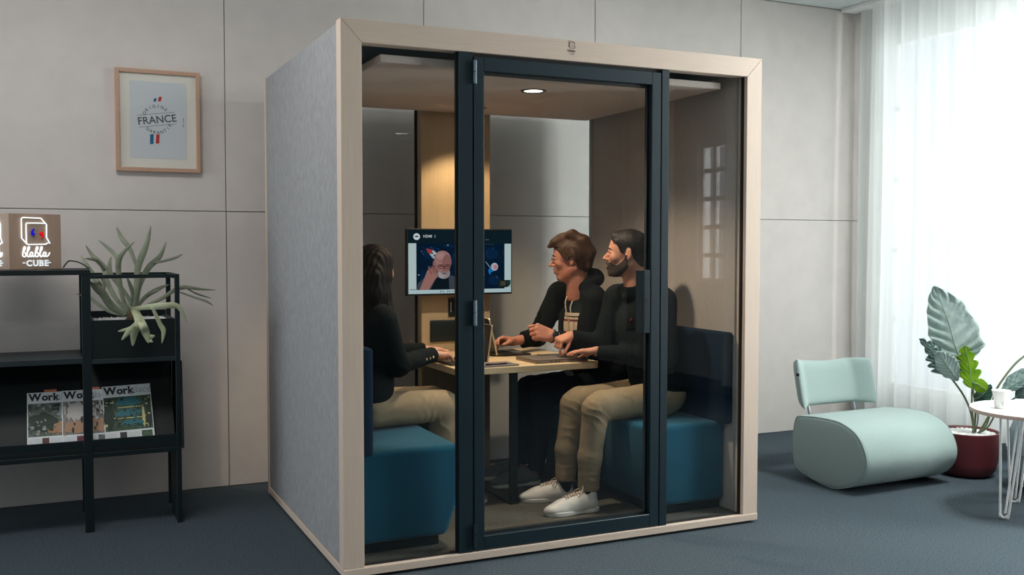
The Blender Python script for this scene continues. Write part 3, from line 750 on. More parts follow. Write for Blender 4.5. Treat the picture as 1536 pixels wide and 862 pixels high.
# staghorn fern
fern_mat = plain('grey_green_frond', (150, 156, 132), .6, var=.25, scale=(14, 14, 14), c2=(118, 128, 108), bump=.3, bscale=(60, 60, 60))
fern_lt = plain('pale_green_frond', (186, 190, 156), .6, var=.2, scale=(14, 14, 14), c2=(156, 164, 130))
fe = thing('staghorn_fern', 'grey green staghorn fern with forked fronds growing from the planter box', 'plant', (-.705, 1.37, .98))
def cpx(x, y): return x/3.5905, 290+y/3.5905
def fpt(x, y, Y): a, b = cpx(x, y); return at(a, b, Y=Y)
def ribbon(mb, pts, w, nrm=(0, -1, 0), fold=.25, taper=True, tip=.10):
    w *= .88
    P = catmull(pts, 7); n = len(P); vs = []
    for i, q in enumerate(P):
        t = P[min(i+1, n-1)]-P[max(i-1, 0)]; t /= np.linalg.norm(t)+1e-9
        s_ = np.cross(t, np.array(nrm)); s_ /= np.linalg.norm(s_)+1e-9; nn = np.cross(s_, t)
        u_ = i/(n-1); ww = w*((.55+.45*math.sin(min(1, u_*1.6)*PI/2)) if taper else 1)*(1-(1-tip)*max(0, (u_-.62)/.38)**1.3)
        vs += [q-s_*ww*.5+nn*ww*fold, q, q+s_*ww*.5+nn*ww*fold]
    fs = []
    for i in range(n-1):
        for k in range(2): fs.append((i*3+k, i*3+k+1, i*3+3+k+1, i*3+3+k))
    return mb.add(vs, fs)
FR = [ # list of branches per frond: (points px, base Y, tip Y, width)
 ([([(700, 640), (660, 560), (640, 440), (640, 360), (670, 310), (725, 260)], 1.38, 1.30, .030), ([(642, 400), (625, 340), (590, 300), (530, 250)], 1.34, 1.38, .022)], 0),
 ([([(715, 620), (735, 480), (745, 390), (790, 270), (812, 175)], 1.38, 1.42, .036), ([(742, 410), (700, 300), (655, 240), (628, 180)], 1.40, 1.46, .026)], 0),
 ([([(735, 620), (750, 500), (800, 400), (860, 340), (895, 260)], 1.40, 1.50, .034), ([(830, 375), (930, 350), (985, 325)], 1.45, 1.42, .018)], 0),
 ([([(690, 640), (620, 560), (575, 470), (560, 400), (500, 335), (462, 280)], 1.40, 1.50, .032), ([(565, 410), (520, 360), (455, 350)], 1.45, 1.40, .018)], 0),
 ([([(680, 655), (600, 610), (555, 540), (510, 500), (485, 475)], 1.36, 1.24, .044), ([(555, 545), (560, 480), (535, 440)], 1.3, 1.28, .020)], 0),
 ([([(690, 650), (600, 590), (520, 470), (470, 390), (435, 335)], 1.50, 1.79, .030)], 0),
 ([([(680, 655), (600, 640), (520, 590), (480, 560), (410, 540)], 1.38, 1.45, .020)], 0),
 ([([(720, 640), (800, 600), (880, 560), (940, 520), (1000, 505), (1080, 515), (1160, 520)], 1.40, 1.48, .024), ([(940, 522), (1050, 560), (1110, 580), (1150, 605)], 1.44, 1.44, .014), ([(1000, 508), (1060, 540), (1140, 565)], 1.45, 1.5, .010)], 0),
 ([([(710, 622), (800, 610), (880, 604), (960, 610), (1005, 695)], 1.30, 1.09, .028), ([(820, 612), (860, 700), (880, 740), (872, 808)], 1.09, 1.1, .022)], 1),
 ([([(715, 622), (745, 690), (722, 750), (715, 822)], 1.29, 1.12, .036), ([(742, 690), (700, 735), (655, 790)], 1.12, 1.10, .022), ([(735, 700), (690, 730), (635, 742)], 1.12, 1.12, .016)], 1),
 ([([(735, 632), (765, 700), (785, 750), (800, 806)], 1.29, 1.10, .036), ([(788, 752), (812, 770), (835, 764)], 1.13, 1.10, .018), ([(790, 760), (808, 790), (825, 800)], 1.13, 1.10, .014)], 1),
 ([([(705, 600), (712, 540), (700, 490), (680, 445)], 1.36, 1.30, .020)], 0),
 ([([(720, 640), (780, 560), (850, 515), (910, 490)], 1.44, 1.54, .026), ([(800, 548), (830, 530), (860, 520)], 1.48, 1.40, .014)], 0),
 ([([(700, 630), (690, 560), (600, 440), (590, 380), (600, 340)], 1.45, 1.52, .026)], 0),
]
for br, lt in FR:
    mb = MB()
    for pts, ya, yb, w_ in br:
        n = len(pts); ribbon(mb, [fpt(x, y, ya+(yb-ya)*min(1, i/(n-1)*(3.2 if lt else 1))) for i, (x, y) in enumerate(pts)], w_*(1.2 if lt else 1), fold=.12)
    part('frond', mb, fern_lt if lt else fern_mat, fe, smooth=True, solid=.0018)
rt = MB()
rr = random.Random(5)
for _ in range(26):
    a = rr.uniform(0, 6.28); q = rr.uniform(.0, .02); c0 = fpt(705, 660, 1.37)
    rt.tube([(c0[0]+q*math.cos(a)*1.6, 1.37+q*math.sin(a), .978), (c0[0]+q*math.cos(a)*.8, 1.37+q*math.sin(a)*.8, 1.0+rr.uniform(0, .02)), (c0[0]+q*math.cos(a)*.4, 1.37, 1.03+rr.uniform(0, .01))], [.005, .004, .002], 5)
part('root_crown', rt, plain('brown_fibre', (92, 74, 52), .9), fe, smooth=True)

# magazines
def magazine(xa, xb, y0, zb, h_, tilt, label, seed, cols, xr=.0):
    """leans on the sloped display; local x right, z up the slope"""
    t = thing('magazine', label, 'magazine', ((xa+xb)/2, y0, zb))
    sl = math.atan2(.225, .38)   # slope of the display from vertical
    up = Vector((math.sin(tilt), math.cos(tilt)*math.sin(sl), math.cos(tilt)*math.cos(sl))); ri = Vector((math.cos(tilt), -math.sin(tilt)*math.sin(sl), -math.sin(tilt)*math.cos(sl)))
    nb = ri.cross(up).normalized()   # towards the viewer
    FM = frame_matrix((xa, y0, zb), ri, up, nb); w_ = xb-xa
    part('cover', MB().box((0, 0, 0), (w_, h_, .006)).xf(FM), 'paper', t, bevel=0)
    def q(name, x0, z0, x1, z1, m, l=1): return part(name, MB().poly([FM @ Vector(c) for c in ((x0*w_, z0*h_, .006+.0003*l), (x1*w_, z0*h_, .006+.0003*l), (x1*w_, z1*h_, .006+.0003*l), (x0*w_, z1*h_, .006+.0003*l))]), m, t)
    q('cover_photo', .02, .17, .985, .79, plain('cover_photo_%d' % seed, cols[0], .6, var=.6, scale=(55, 55, 55), c2=cols[1], detail=5))
    rr = random.Random(seed)
    b = MB(); mats = [plain('cover_tint_%d_%d' % (seed, i), c, .6) for i, c in enumerate(cols[2])]
    for (x0, z0, x1, z1, ci) in cols[3]:
        ell_ = [FM @ Vector(((x0+x1)/2*w_+(x1-x0)/2*w_*math.cos(a)*(1+.15*math.sin(3*a+seed)), (z0+z1)/2*h_+(z1-z0)/2*h_*math.sin(a)*(1+.12*math.cos(5*a)), .0068+.0001*(len(b.f)))) for a in np.linspace(0, 2*PI, 18, endpoint=False)]
        b.poly(ell_, ci)
    for k in range(90):
        z_ = rr.uniform(.19, .77); x_ = rr.uniform(.04, .97)
        if seed == 2: cx_, cy_, ci = rr.uniform(.012, .03), rr.uniform(.02, .07), (2 if z_ > .45 else rr.choice((0, 1)))
        elif seed == 1: cx_, cy_, ci = rr.uniform(.015, .05), rr.uniform(.01, .04), (rr.choice((1, 1, 2, 1)) if x_ < .55 or z_ > .6 else rr.choice((0, 2, 0)))
        else:
            cx_, cy_, ci = rr.uniform(.012, .035), rr.uniform(.01, .03), rr.choice((2, 2, 1)) if x_ < .25 or x_ > .8 else rr.choice((0, 2))
        b.poly([FM @ Vector(((x_+cx_*math.cos(a))*w_, (z_+cy_*math.sin(a))*h_, .0072+.00001*k)) for a in (0.2, 1.2, 2.4, 3.3, 4.4, 5.4)], ci)
    part('cover_picture', b, mats, t)
    # small photo and print lines in the foot
    q('foot_photo', .30, .0, .44, .14, plain('foot_photo_%d' % seed, cols[4], .6, var=.5, scale=(90, 90, 90)), 2); q('foot_photo', .74, .02, .96, .14, plain('foot_photo_b_%d' % seed, cols[1], .6, var=.5, scale=(90, 90, 90)), 2)
    tm = slab('Work', .047*h_/.25, .0019, gap=.03, sx=.96); tm.xf(FM @ Matrix.Translation((.03*w_, h_*.845, .0066))); part('title', tm, 'ink', t)
    # slab serifs of the bold title
    tm = text_mesh('place', .047*h_/.25, -.0007, sx=.90); tm.xf(FM @ Matrix.Translation((.575*w_, h_*.845, .0066))); part('title', tm, plain('grey_ink_%d' % seed, (150, 152, 158), .6), t)
    for x0, x1 in ((.03, .26), (.47, .70)):
        lines = MB()
        for k in range(4): lines.add([FM @ Vector(c) for c in ((x0*w_, (.03+.028*k)*h_, .0066), (x1*w_*(.9 if k == 0 else 1), (.03+.028*k)*h_, .0066), (x1*w_*(.9 if k == 0 else 1), (.034+.028*k)*h_, .0066), (x0*w_, (.034+.028*k)*h_, .0066))], [(0, 1, 2, 3)])
        part('print', lines, plain('grey_lines_%d' % seed, (150, 150, 152), .6), t)
    return t
G = (44, 66, 52); 
MY = SY0+.046; MZ = .4185
def mx(x, y=600): return float(at(x, y, Y=MY+.07)[0])
magazine(mx(40), mx(40)+.212, MY, MZ, .268, .0, 'leftmost magazine on the display, cover photo of plants around a room', 1, ((52, 72, 54), (110, 118, 112), [(176, 128, 88), (34, 52, 38), (150, 150, 150)], [(.55, .2, .98, .45, 0), (.02, .25, .6, .6, 1), (.65, .45, .85, .75, 2), (.4, .22, .62, .32, 0)], (90, 60, 50)))
magazine(mx(92), mx(92)+.212, MY-.0105, MZ, .272, .01, 'middle magazine half behind the shelf post, cover photo of a lounge', 2, ((146, 138, 132), (96, 96, 96), [(176, 136, 108), (40, 44, 44), (190, 186, 182)], [(.02, .2, .55, .42, 0), (.7, .55, .98, .78, 1), (.62, .2, .98, .45, 0), (.1, .45, .5, .77, 2), (.55, .38, .75, .5, 1)], (110, 40, 70)))
magazine(mx(156), mx(156)+.222, MY-.0205, MZ, .282, -.03, 'rightmost magazine on the display, cover photo of a planted office facade', 3, ((36, 62, 48), (70, 92, 66), [(40, 110, 120), (196, 190, 130), (24, 44, 34)], [(.25, .62, .78, .76, 0), (.25, .42, .8, .55, 0), (.35, .25, .8, .36, 0), (.25, .58, .8, .60, 1), (.25, .38, .82, .40, 1), (.0, .2, .22, .75, 2), (.84, .2, .98, .7, 2), (.78, .2, .84, .6, 1)], (50, 50, 54)))
org = plain('orange_cover', (206, 120, 84), .6)
for (x, lab) in ((66, 'orange edged magazine peeking out behind the leftmost magazine'), (132, 'orange edged magazine peeking out behind the post and middle magazine')):
    x0 = mx(x); sl = math.atan2(.225, .38); up = Vector((0, math.sin(sl), math.cos(sl)))
    FM = frame_matrix((x0, MY+.0065, MZ), (1, 0, 0), up)
    o = part('magazine', MB().box((0, 0, 0), (.055, .281, .004)).xf(FM), org, None, base=(x0, MY, MZ)); tag(o, lab, 'magazine')

# ================================================================== NEON CUBE SIGN
ang = math.radians(26.3); side = .263
org0 = at(14, 403, Y=1.30); 
nb = thing('neon_sign', 'wooden cube sign with glowing speech bubble logo and writing on the shelf top', 'sign', (float(org0[0]), 1.30, 1.2385), ang)
part('cube', MB().box((0, 0, 0), (side*.94, side*.94, side)), plain('beige_wood_cube', (176, 150, 132), .5, var=.05, scale=(40, 40, 3)), nb, local=True, bevel=.002)
neon_w = emit('neon_white', (232, 244, 248), 1.6); neon_b = emit('neon_blue', (20, 20, 190), 1.1); neon_r = emit('neon_red', (220, 20, 34), 1.1); neon_c = emit('neon_letters', (222, 234, 238), 1.05)
def neon_face(FM):
    w_ = side*.94
    def n2(x, y): return ((x-115)/595*w_, (1-(y-62)/652)*side, .004)
    b = MB()
    fr = [(312, 172), (420, 170), (525, 170), (538, 185), (536, 340), (574, 408), (540, 404), (530, 418), (325, 422), (306, 405), (305, 186)]
    bk = [(520, 165), (475, 112), (268, 108), (253, 122), (253, 348), (315, 420)]
    b.tube([n2(*q) for q in catmull(fr, 1, True)], .0027, 6, closed=True); b.tube([n2(*q) for q in bk], .0027, 6)
    part('neon_bubble', b.xf(FM), neon_w, nb, local=True, smooth=True)
    for pts, m_ in (([(404, 234), (380, 252), (368, 280), (380, 300), (392, 290)], neon_b), ([(463, 348), (490, 328), (496, 300), (482, 285), (470, 296)], neon_r)):
        b = MB().tube([n2(*q) for q in catmull(pts, 4)], [.0015+.0062*(i/16) for i in range(17)], 8)
        part('neon_comma', b.xf(FM), m_, nb, local=True, smooth=True)
    # handwriting: b l a b l a
    b = MB()
    def st(pts): b.tube([n2(*q) for q in catmull(pts, 5)], .0026, 6)
    st([(262, 520), (282, 490), (292, 455), (280, 448), (270, 480), (262, 540), (270, 562), (292, 560), (298, 530), (284, 515), (300, 535)])
    st([(300, 535), (328, 490), (340, 455), (328, 448), (316, 490), (312, 545), (326, 566), (344, 545)])
    st([(372, 515), (354, 512), (344, 540), (352, 564), (368, 550), (376, 515), (372, 550), (384, 564), (400, 545)])
    st([(400, 535), (424, 490), (434, 455), (422, 448), (412, 480), (404, 540), (412, 564), (434, 560), (440, 530), (426, 515), (444, 535)])
    st([(444, 535), (474, 490), (484, 455), (472, 448), (462, 490), (458, 545), (470, 566), (490, 545)])
    st([(522, 515), (504, 512), (494, 540), (502, 564), (518, 550), (526, 515), (522, 550), (534, 564), (556, 545), (570, 515)])
    part('neon_writing', b.xf(FM), neon_w, nb, local=True, smooth=True)
    tm = slab('CUBE', .0385, .0016, gap=.10, sx=1.02); tm.xf(FM @ Matrix.Translation(n2(300, 672)))
    for x in (262, 550): tm.box((0, 0, 0), (0, 0, 0)) if False else None
    d = MB()
    for x in (260, 552): c = n2(x, 642); d.box((c[0], c[1], 0.003), (c[0]+.012, c[1]+.005, .005))
    # slab feet on the capitals
    d.xf(FM); tm.merge(d); part('neon_capitals', tm, neon_c, nb, local=True)
neon_face(frame_matrix((0, -.0005, 0), (1, 0, 0), (0, 0, 1)))
neon_face(frame_matrix((-.0005, side*.94, 0), (0, -1, 0), (0, 0, 1)))
cb = [at(95, 401, Y=1.34), at(101, 393, Y=1.34), at(106, 391, Y=1.36), at(120, 394, Y=1.32), at(134, 401, Y=1.26)]
cb = [np.array(q) for q in cb]; cb[0][2] = max(cb[0][2], 1.2425); cb[-1][2] = 1.2425
o = part('power_cable', MB().tube(catmull(cb, 6), .0032, 8), 'black', None, smooth=True, base=tuple(cb[0])); tag(o, 'black cable arching from the neon cube sign over the shelf top', 'cable')

# ================================================================== LOUNGE CHAIR
mint = plain('mint_wool', (154, 172, 168), .95, var=.06, scale=(160, 160, 160), bump=.35, bscale=(380, 380, 380), spec=.12, sheen=.2)
ac = thing('lounge_chair', 'mint green lounge chair with a roll shaped seat and curved back cushion', 'armchair', (3.235, .415, 0), math.radians(1.9))
# profile in (y,z): back at +y, rounded nose at -y
prof = catmull([(.275, .10), (.285, .22), (.262, .345), (.20, .372), (.0, .385), (-.12, .372), (-.225, .32), (-.285, .215), (-.27, .12), (-.19, .045), (-.07, .004), (.03, .004), (.16, .028), (.235, .055)], 5, True)
f = MB(); xw = .352
n = len(prof); c_ = np.mean(prof, 0)
rings = [(-xw, .0), (-xw, .93), (-xw-.0, .955), (-xw+.006, .985), (-xw+.016, 1.0), (xw-.016, 1.0), (xw-.006, .985), (xw, .955), (xw, .93), (xw, .0)]
rings = [(-xw-.012, .02), (-xw-.010, .6), (-xw-.004, .90), (-xw, .955), (-xw+.006, .988), (-xw+.018, 1.0), (0, 1.004), (xw-.018, 1.0), (xw-.006, .988), (xw, .955), (xw+.004, .90), (xw+.010, .6), (xw+.012, .02)]
vs = [(x, c_[0]+(q[0]-c_[0])*s_, c_[1]+(q[1]-c_[1])*s_) for x, s_ in rings for q in prof]
fs = [(i*n+k, i*n+(k+1) % n, (i+1)*n+(k+1) % n, (i+1)*n+k) for i in range(len(rings)-1) for k in range(n)]
fs += [tuple(range(n))[::-1], tuple((len(rings)-1)*n+k for k in range(n))]
f.add(vs, fs); seat = part('seat', f, mint, ac, smooth=True, local=True)
for sx_ in (-1, 1):
    part('piping', MB().tube([(sx_*(xw-.004), c_[0]+(q[0]-c_[0])*.985, c_[1]+(q[1]-c_[1])*.985) for q in prof], .0034, 6, closed=True), mint, seat, smooth=True, local=True)
# back cushion: curved slab with wings
nb_, nh = 44, 12; vs = []; hw = .318; BX, BY = -.048, .055
def backpt(u, v, side_):
    # u -1..1 across, v 0..1 up ; side_ +-1 front/back
    au = abs(u); x = u*hw; z = .405+v*(.255+.020*min(1, (au/.8)**2)-.008*u)
    bend = max(0, au-.60)*hw*.80; bend = bend if au > .68 else bend*.7
    y = .250-bend+.065*v
    th = .036*min(1, (1-au**16))*(1-abs(2*v-1)**9)**.5+.003
    x *= (1-.05*abs(2*v-1)**7)*(1-.06*max(0, au-.6)/.4)
    return (BX+x, BY+(y-th if side_ > 0 else y+th), z)
us = [math.sin(t*PI/2)*1.0 for t in np.linspace(-1, 1, nb_)]; vv = [.5-.5*math.cos(t*PI) for t in np.linspace(0, 1, nh)]
b = MB(); vs = [backpt(u, v, s_) for s_ in (1, -1) for v in vv for u in us]
fs = []
for s_ in (0, 1):
    o_ = s_*nb_*nh
    for j in range(nh-1):
        for i in range(nb_-1):
            q = (o_+j*nb_+i, o_+j*nb_+i+1, o_+(j+1)*nb_+i+1, o_+(j+1)*nb_+i); fs.append(q if s_ == 0 else q[::-1])
o_ = nb_*nh
for i in range(nb_-1):
    fs.append((i+1, i, o_+i, o_+i+1)); j = (nh-1)*nb_; fs.append((j+i, j+i+1, o_+j+i+1, o_+j+i))
for j in range(nh-1):
    a = j*nb_; fs.append((a, a+nb_, o_+a+nb_, o_+a)); a = j*nb_+nb_-1; fs.append((a+nb_, a, o_+a, o_+a+nb_))
b.add(vs, fs)
bk = part('back_cushion', b, mint, ac, smooth=True, local=True)
md = bk.modifiers.new('sub', 'SUBSURF'); md.levels = 1; md.render_levels = 1
part('label_tag', MB().box((BX-hw*.935-.004, BY+.185, .595), (BX-hw*.935+.002, BY+.205, .612)), 'black', bk, local=True)
for x in (BX-.175, BX+.185):
    part('back_post', MB().tube([(x, BY+.20, .26), (x, BY+.235, .40), (x, BY+.27, .50)], .0085, 14), plain('pale_steel_%d' % (x > 0), (170, 182, 184), .35, metal=.6), ac, smooth=True, local=True)

# ================================================================== SIDE TABLE, CUP
st_ = thing('side_table', 'small round white side table on white hairpin legs', 'table', (3.43, -.465, 0))
part('table_top', MB().lathe([(0, .512), (.292, .512), (.3, .516), (.3, .530), (.297, .534), (0, .534)], seg=96, mi=0), [plain('white_tabletop', (238, 236, 232), .35)], st_, local=True)
part('table_edge', MB().lathe([(.3005, .514), (.3015, .518), (.3015, .529), (.3005, .532)], seg=96), plain('pinkish_beech_edge', (206, 180, 168), .5), st_, local=True)
for a in (181, 61, 301):
    ar = math.radians(a); e = Vector((math.cos(ar), math.sin(ar), 0)); tg = Vector((-e.y, e.x, 0))
    b = MB()
    ptsL = [e*.17+tg*.062+Vector((0, 0, .5115)), e*.207+tg*.026+Vector((0, 0, .05)), e*.212+tg*.018+Vector((0, 0, .018)), e*.214+Vector((0, 0, .0065)), e*.212-tg*.018+Vector((0, 0, .018)), e*.207-tg*.026+Vector((0, 0, .05)), e*.17-tg*.062+Vector((0, 0, .5115))]
    b.tube(catmull(ptsL, 8), .0058, 10)
    b.tube(catmull([e*.12+Vector((0, 0, .5115)), e*.19+Vector((0, 0, .09)), e*.205+Vector((0, 0, .028))], 6), .0052, 10)
    b.box((0, 0, 0), (0, 0, 0)) if False else None
    part('hairpin_leg', b, 'white', st_, smooth=True, local=True)
cpos = at(1504, 613, Z=.5345)
cup = thing('cup', 'white ribbed paper cup standing on the round side table', 'cup', (float(cpos[0])+.012, float(cpos[1])+.02, .5345))
b = MB(); seg = 30
prof_ = [(0, .0), (.026, 0), (.029, .003), (.031, .02), (.036, .06), (.045, .090), (.0455, .0915), (.043, .090), (.034, .06), (.029, .02), (.026, .006), (0, .005)]
b.lathe(prof_, seg=seg)
b.v = [(x*(1+.018*math.sin(9*math.atan2(y, x)+z*30)), y*(1+.018*math.sin(9*math.atan2(y, x)+z*30)), z) for x, y, z in b.v]
cw = part('wall', b, 'white', cup, smooth=True, local=True)
b = MB()
for k in range(10):
    a = -2.35+.06*(k % 4)+.6*(k//6); z = .018+.008*(k % 3)
    b.add([((.0335+z*.13)*math.cos(a+d1), (.0335+z*.13)*math.sin(a+d1), z+d2) for d1, d2 in ((0, 0), (.05, .0), (.06, .006), (0, .004))], [(0, 1, 2, 3)])
part('printed_specks', b, 'chrome', cw, local=True)

# ================================================================== GREY POUF
F = Field((4.0-.05, -.25, -.01), (4.9, .85, .6), .012)
pz = thing('pouf', 'rounded grey blue pouf at the right edge behind the side table', 'pouf', (4.07+.0, .06, 0))
b = MB().lathe([(0, .0), (.17, 0), (.25, .03), (.30, .12), (.315, .22), (.305, .33), (.27, .41), (.20, .445), (.10, .455), (0, .457)], seg=56)
part('body', b, plain('grey_blue_wool', (120, 136, 142), .95, var=.06, scale=(200, 200, 200), bump=.3, bscale=(400, 400, 400)), pz, smooth=True, local=True)
part('seam', MB().tube([(.3165*math.cos(a), .3165*math.sin(a), .22) for a in np.linspace(0, 2*PI, 56, endpoint=False)], .004, 6, closed=True), 'skirt', pz, smooth=True, local=True)
pz.location = (3.965, -.20, 0); pz.scale = (.78, .78, .98)

# ================================================================== POTTED MONSTERA
pc_ = at(1478, 640, Y=.34)
pcx, pcy = 3.86, .30
mo = thing('potted_monstera', 'potted leafy plant with silver green and bright green leaves in a dark red pot', 'plant', (pcx, pcy, 0))
potm = plain('dark_red_pot', (104, 40, 44), .55, var=.05, scale=(10, 10, 10))
prof_ = [(0, 0), (.10, 0), (.135, .012), (.155, .04), (.165, .08), (.172, .255), (.173, .262), (.166, .262), (.163, .25), (.155, .235), (0, .235)]
part('pot', MB().lathe(prof_, seg=64), potm, mo, smooth=True, local=True)
o = part('pebbles', pebbles(-.155, -.155, .155, .155, .243, 1100, .009, lambda x, y: x*x+y*y < .0235), 'white', mo, smooth=True, local=True); o['kind'] = 'stuff'
def m6(x, y, Y): return at(1360+x/3.92, 420+y/3.92, Y=Y)
def leaf(name, rib, wl, wr, mat, Ys, bend=.02, lobes=0, amp=.006, seed=0, parent=mo, depth=0.3, fold=.16):
    """rib: px points; wl/wr: half widths in px along the rib; Ys base/tip depth"""
    n0 = len(rib); Y0, Y1 = Ys
    P = catmull([m6(x, y, Y0+(Y1-Y0)*i/(n0-1)) for i, (x, y) in enumerate(rib)], 14); n = len(P)
    ppm = 3.92*265; r = np.random.default_rng(seed); nc = 9
    vs = []; 
    for i, q in enumerate(P):
        t = P[min(i+1, n-1)]-P[max(i-1, 0)]; t = t/np.linalg.norm(t)
        view = q-CAM; s_ = np.cross(t, view); s_ /= np.linalg.norm(s_); nn = np.cross(s_, t)
        u = i/(n-1)
        L_ = np.interp(u, np.linspace(0, 1, len(wl)), wl)/ppm; R_ = np.interp(u, np.linspace(0, 1, len(wr)), wr)/ppm
        if lobes:
            w1 = abs(math.sin(u*PI*lobes)); L_ *= .45+.55*w1**.7; w2 = abs(math.sin(u*PI*lobes+.7)); R_ *= .45+.55*w2**.7
        for k in range(-nc, nc+1):
            a = k/nc; w_ = (-L_ if a < 0 else R_)*abs(a)
            # veins sweep forward; ripple between the veins
            rip = amp*math.sin((u*9-abs(a)*2.2)*2*PI*.9)*abs(a)**.8
            vs.append(q+s_*w_+nn*(fold*abs(w_)+rip)+t*abs(w_)*depth)
    m_ = 2*nc+1
    fs = [(i*m_+k, i*m_+k+1, (i+1)*m_+k+1, (i+1)*m_+k) for i in range(n-1) for k in range(m_-1)]
    lo = part(name, MB().add(vs, fs), mat, parent, smooth=True, solid=.0012)
    part('leaf_rib', MB().tube([v+np.array([0, 0, 0]) for v in P[:-2]], [.0035*(1-.7*i/n) for i in range(n-2)], 6), rib_m, lo, smooth=True)
    return lo
rib_m = plain('leaf_rib_green', (120, 140, 118), .6)
silver = plain('silver_green_leaf', (208, 222, 218), .5, var=.2, scale=(30, 30, 30), c2=(168, 190, 186), bump=.4, bscale=(50, 50, 50))
silver_dk = plain('grey_green_leaf', (136, 160, 156), .5, var=.35, scale=(60, 60, 60), c2=(66, 94, 88))
def leafy(m, c, k=.3):
    N = m.node_tree.nodes; L = m.node_tree.links; out = [n for n in N if n.type == 'OUTPUT_MATERIAL'][0]; b = N['Principled BSDF']
    tl = N.new('ShaderNodeBsdfTranslucent'); tl.inputs[0].default_value = (*srgb(c), 1); mx = N.new('ShaderNodeMixShader'); mx.inputs[0].default_value = k
    L.new(b.outputs[0], mx.inputs[1]); L.new(tl.outputs[0], mx.inputs[2]); L.new(mx.outputs[0], out.inputs[0])
leafy(silver, (200, 216, 210)); leafy(silver_dk, (120, 150, 140), .2)
lime = plain('lime_leaf', (150, 190, 36), .45, var=.2, scale=(20, 20, 20), c2=(112, 160, 24))
leafy(lime, (160, 205, 40), .35)
dark = plain('dark_green_leaf', (34, 66, 50), .4, var=.3, scale=(30, 30, 30))
stemm = plain('olive_stem', (104, 112, 84), .6)
leaf('leaf', [(325, 480), (285, 390), (250, 265), (205, 140), (160, 34)], [30, 118, 168, 152, 158, 128, 118, 60, 4], [24, 70, 118, 108, 132, 112, 96, 60, 4], silver, (.30, .36), lobes=0, amp=.014, seed=1, depth=-.25, fold=.10)
leaf('leaf', [(258, 575), (215, 500), (150, 420), (75, 345)], [10, 70, 62, 50, 3], [12, 90, 70, 26, 3], silver_dk, (.30, .42), amp=.007, seed=2, depth=.35, lobes=6)
leaf('leaf', [(300, 590), (250, 520), (215, 470), (180, 420)], [8, 60, 66, 40, 3], [8, 55, 60, 40, 3], silver, (.27, .27), amp=.007, seed=5, depth=.1)
leaf('leaf', [(386, 640), (378, 560), (362, 470), (340, 388)], [30, 66, 56, 50, 36, 3], [30, 84, 76, 66, 44, 3], lime, (.22, .26), lobes=5, amp=.004, seed=3, depth=.55)
leaf('leaf', [(385, 600), (430, 620), (470, 650)], [12, 44, 36, 3], [12, 44, 36, 3], lime, (.20, .16), amp=.003, seed=6)
leaf('leaf', [(395, 700), (440, 680), (495, 615)], [30, 66, 44, 3], [20, 46, 30, 3], dark, (.22, .18), amp=.004, seed=7)
leaf('leaf', [(352, 480), (320, 500), (285, 530)], [10, 34, 34, 3], [10, 36, 30, 3], dark, (.32, .30), amp=.003, seed=8)
leaf('leaf', [(560, 655), (620, 620), (700, 575), (760, 560)], [8, 36, 40, 3], [10, 60, 60, 3], silver_dk, (.10, .02), amp=.006, seed=9)
leaf('leaf', [(640, 690), (680, 668), (740, 650)], [8, 30, 30, 3], [8, 50, 50, 3], silver_dk, (.10, .05), amp=.006, seed=10)
for pts, y0_, y1_, r_ in (([(255, 565), (330, 670), (375, 770), (392, 870), (400, 950)], .30, .27, .006), ([(340, 470), (380, 600), (405, 750), (420, 950)], .30, .26, .006),
      ([(384, 640), (384, 740), (395, 860), (410, 950)], .22, .25, .0045), ([(700, 440), (640, 490), (575, 570), (520, 660), (490, 780), (470, 950)], .16, .26, .0065), ([(560, 655), (510, 720), (470, 850), (450, 950)], .10, .24, .005), ([(396, 700), (420, 800), (430, 950)], .22, .25, .004), ([(640, 690), (540, 760), (480, 860), (460, 950)], .10, .25, .005)):
    n0 = len(pts); P = [m6(x, y, y0_+(y1_-y0_)*i/(n0-1)) for i, (x, y) in enumerate(pts)]
    e = P[-1]; P[-1] = np.array([pcx+(e[0]-pcx)*.6, pcy+(e[1]-pcy)*.6, .245])
    part('stem', MB().tube(catmull(P, 8), r_, 8), stemm, mo, smooth=True)
# ================================================================== PEOPLE
def skin(name, c, c2):
    m = plain(name, c, .5, var=.1, scale=(16, 16, 16), c2=c2, bump=.15, bscale=(300, 300, 300))
    b = m.node_tree.nodes['Principled BSDF']; b.inputs['Subsurface Weight'].default_value = .08; b.inputs['Subsurface Radius'].default_value = (.01, .004, .002); b.inputs['Subsurface Scale'].default_value = .5
    return m
skA = skin('skin_light', (206, 150, 124), (194, 132, 108)); skB = skin('skin_ruddy', (200, 142, 120), (186, 122, 102)); skC = skin('skin_fair', (216, 168, 142), (206, 150, 126))
lipA = plain('lip', (168, 96, 84), .5)
hairD = plain('dark_hair', (34, 28, 26), .55, var=.3, spec=.3, scale=(260, 260, 30), bump=.25, bscale=(500, 500, 60))
hairB = plain('brown_hair', (72, 48, 32), .6, spec=.25, var=.4, scale=(200, 200, 40), c2=(40, 27, 18))
hairW = plain('long_dark_hair', (24, 16, 13), .62, spec=.2, var=.5, scale=(240, 240, 8), bump=.2, bscale=(420, 420, 10), c2=(14, 10, 9))
beardm = plain('dark_beard', (52, 38, 32), .8, var=.4, scale=(300, 300, 300), bump=1, bscale=(600, 600, 600))
stub = plain('short_side_hair', (58, 46, 42), .8, var=.3, scale=(300, 300, 300), bump=.8, bscale=(600, 600, 600))
eyew = plain('eye_white', (210, 205, 200), .2); iris = plain('iris', (60, 44, 34), .2)
knit = plain('black_knit', (24, 30, 32), .95, var=.15, scale=(80, 80, 80), spec=.10)
hood = plain('black_jersey', (22, 26, 28), .95, var=.15, scale=(60, 60, 60), spec=.10)
blaz = plain('black_blazer_cloth', (20, 26, 28), .9, var=.1, scale=(60, 60, 60), spec=.12)
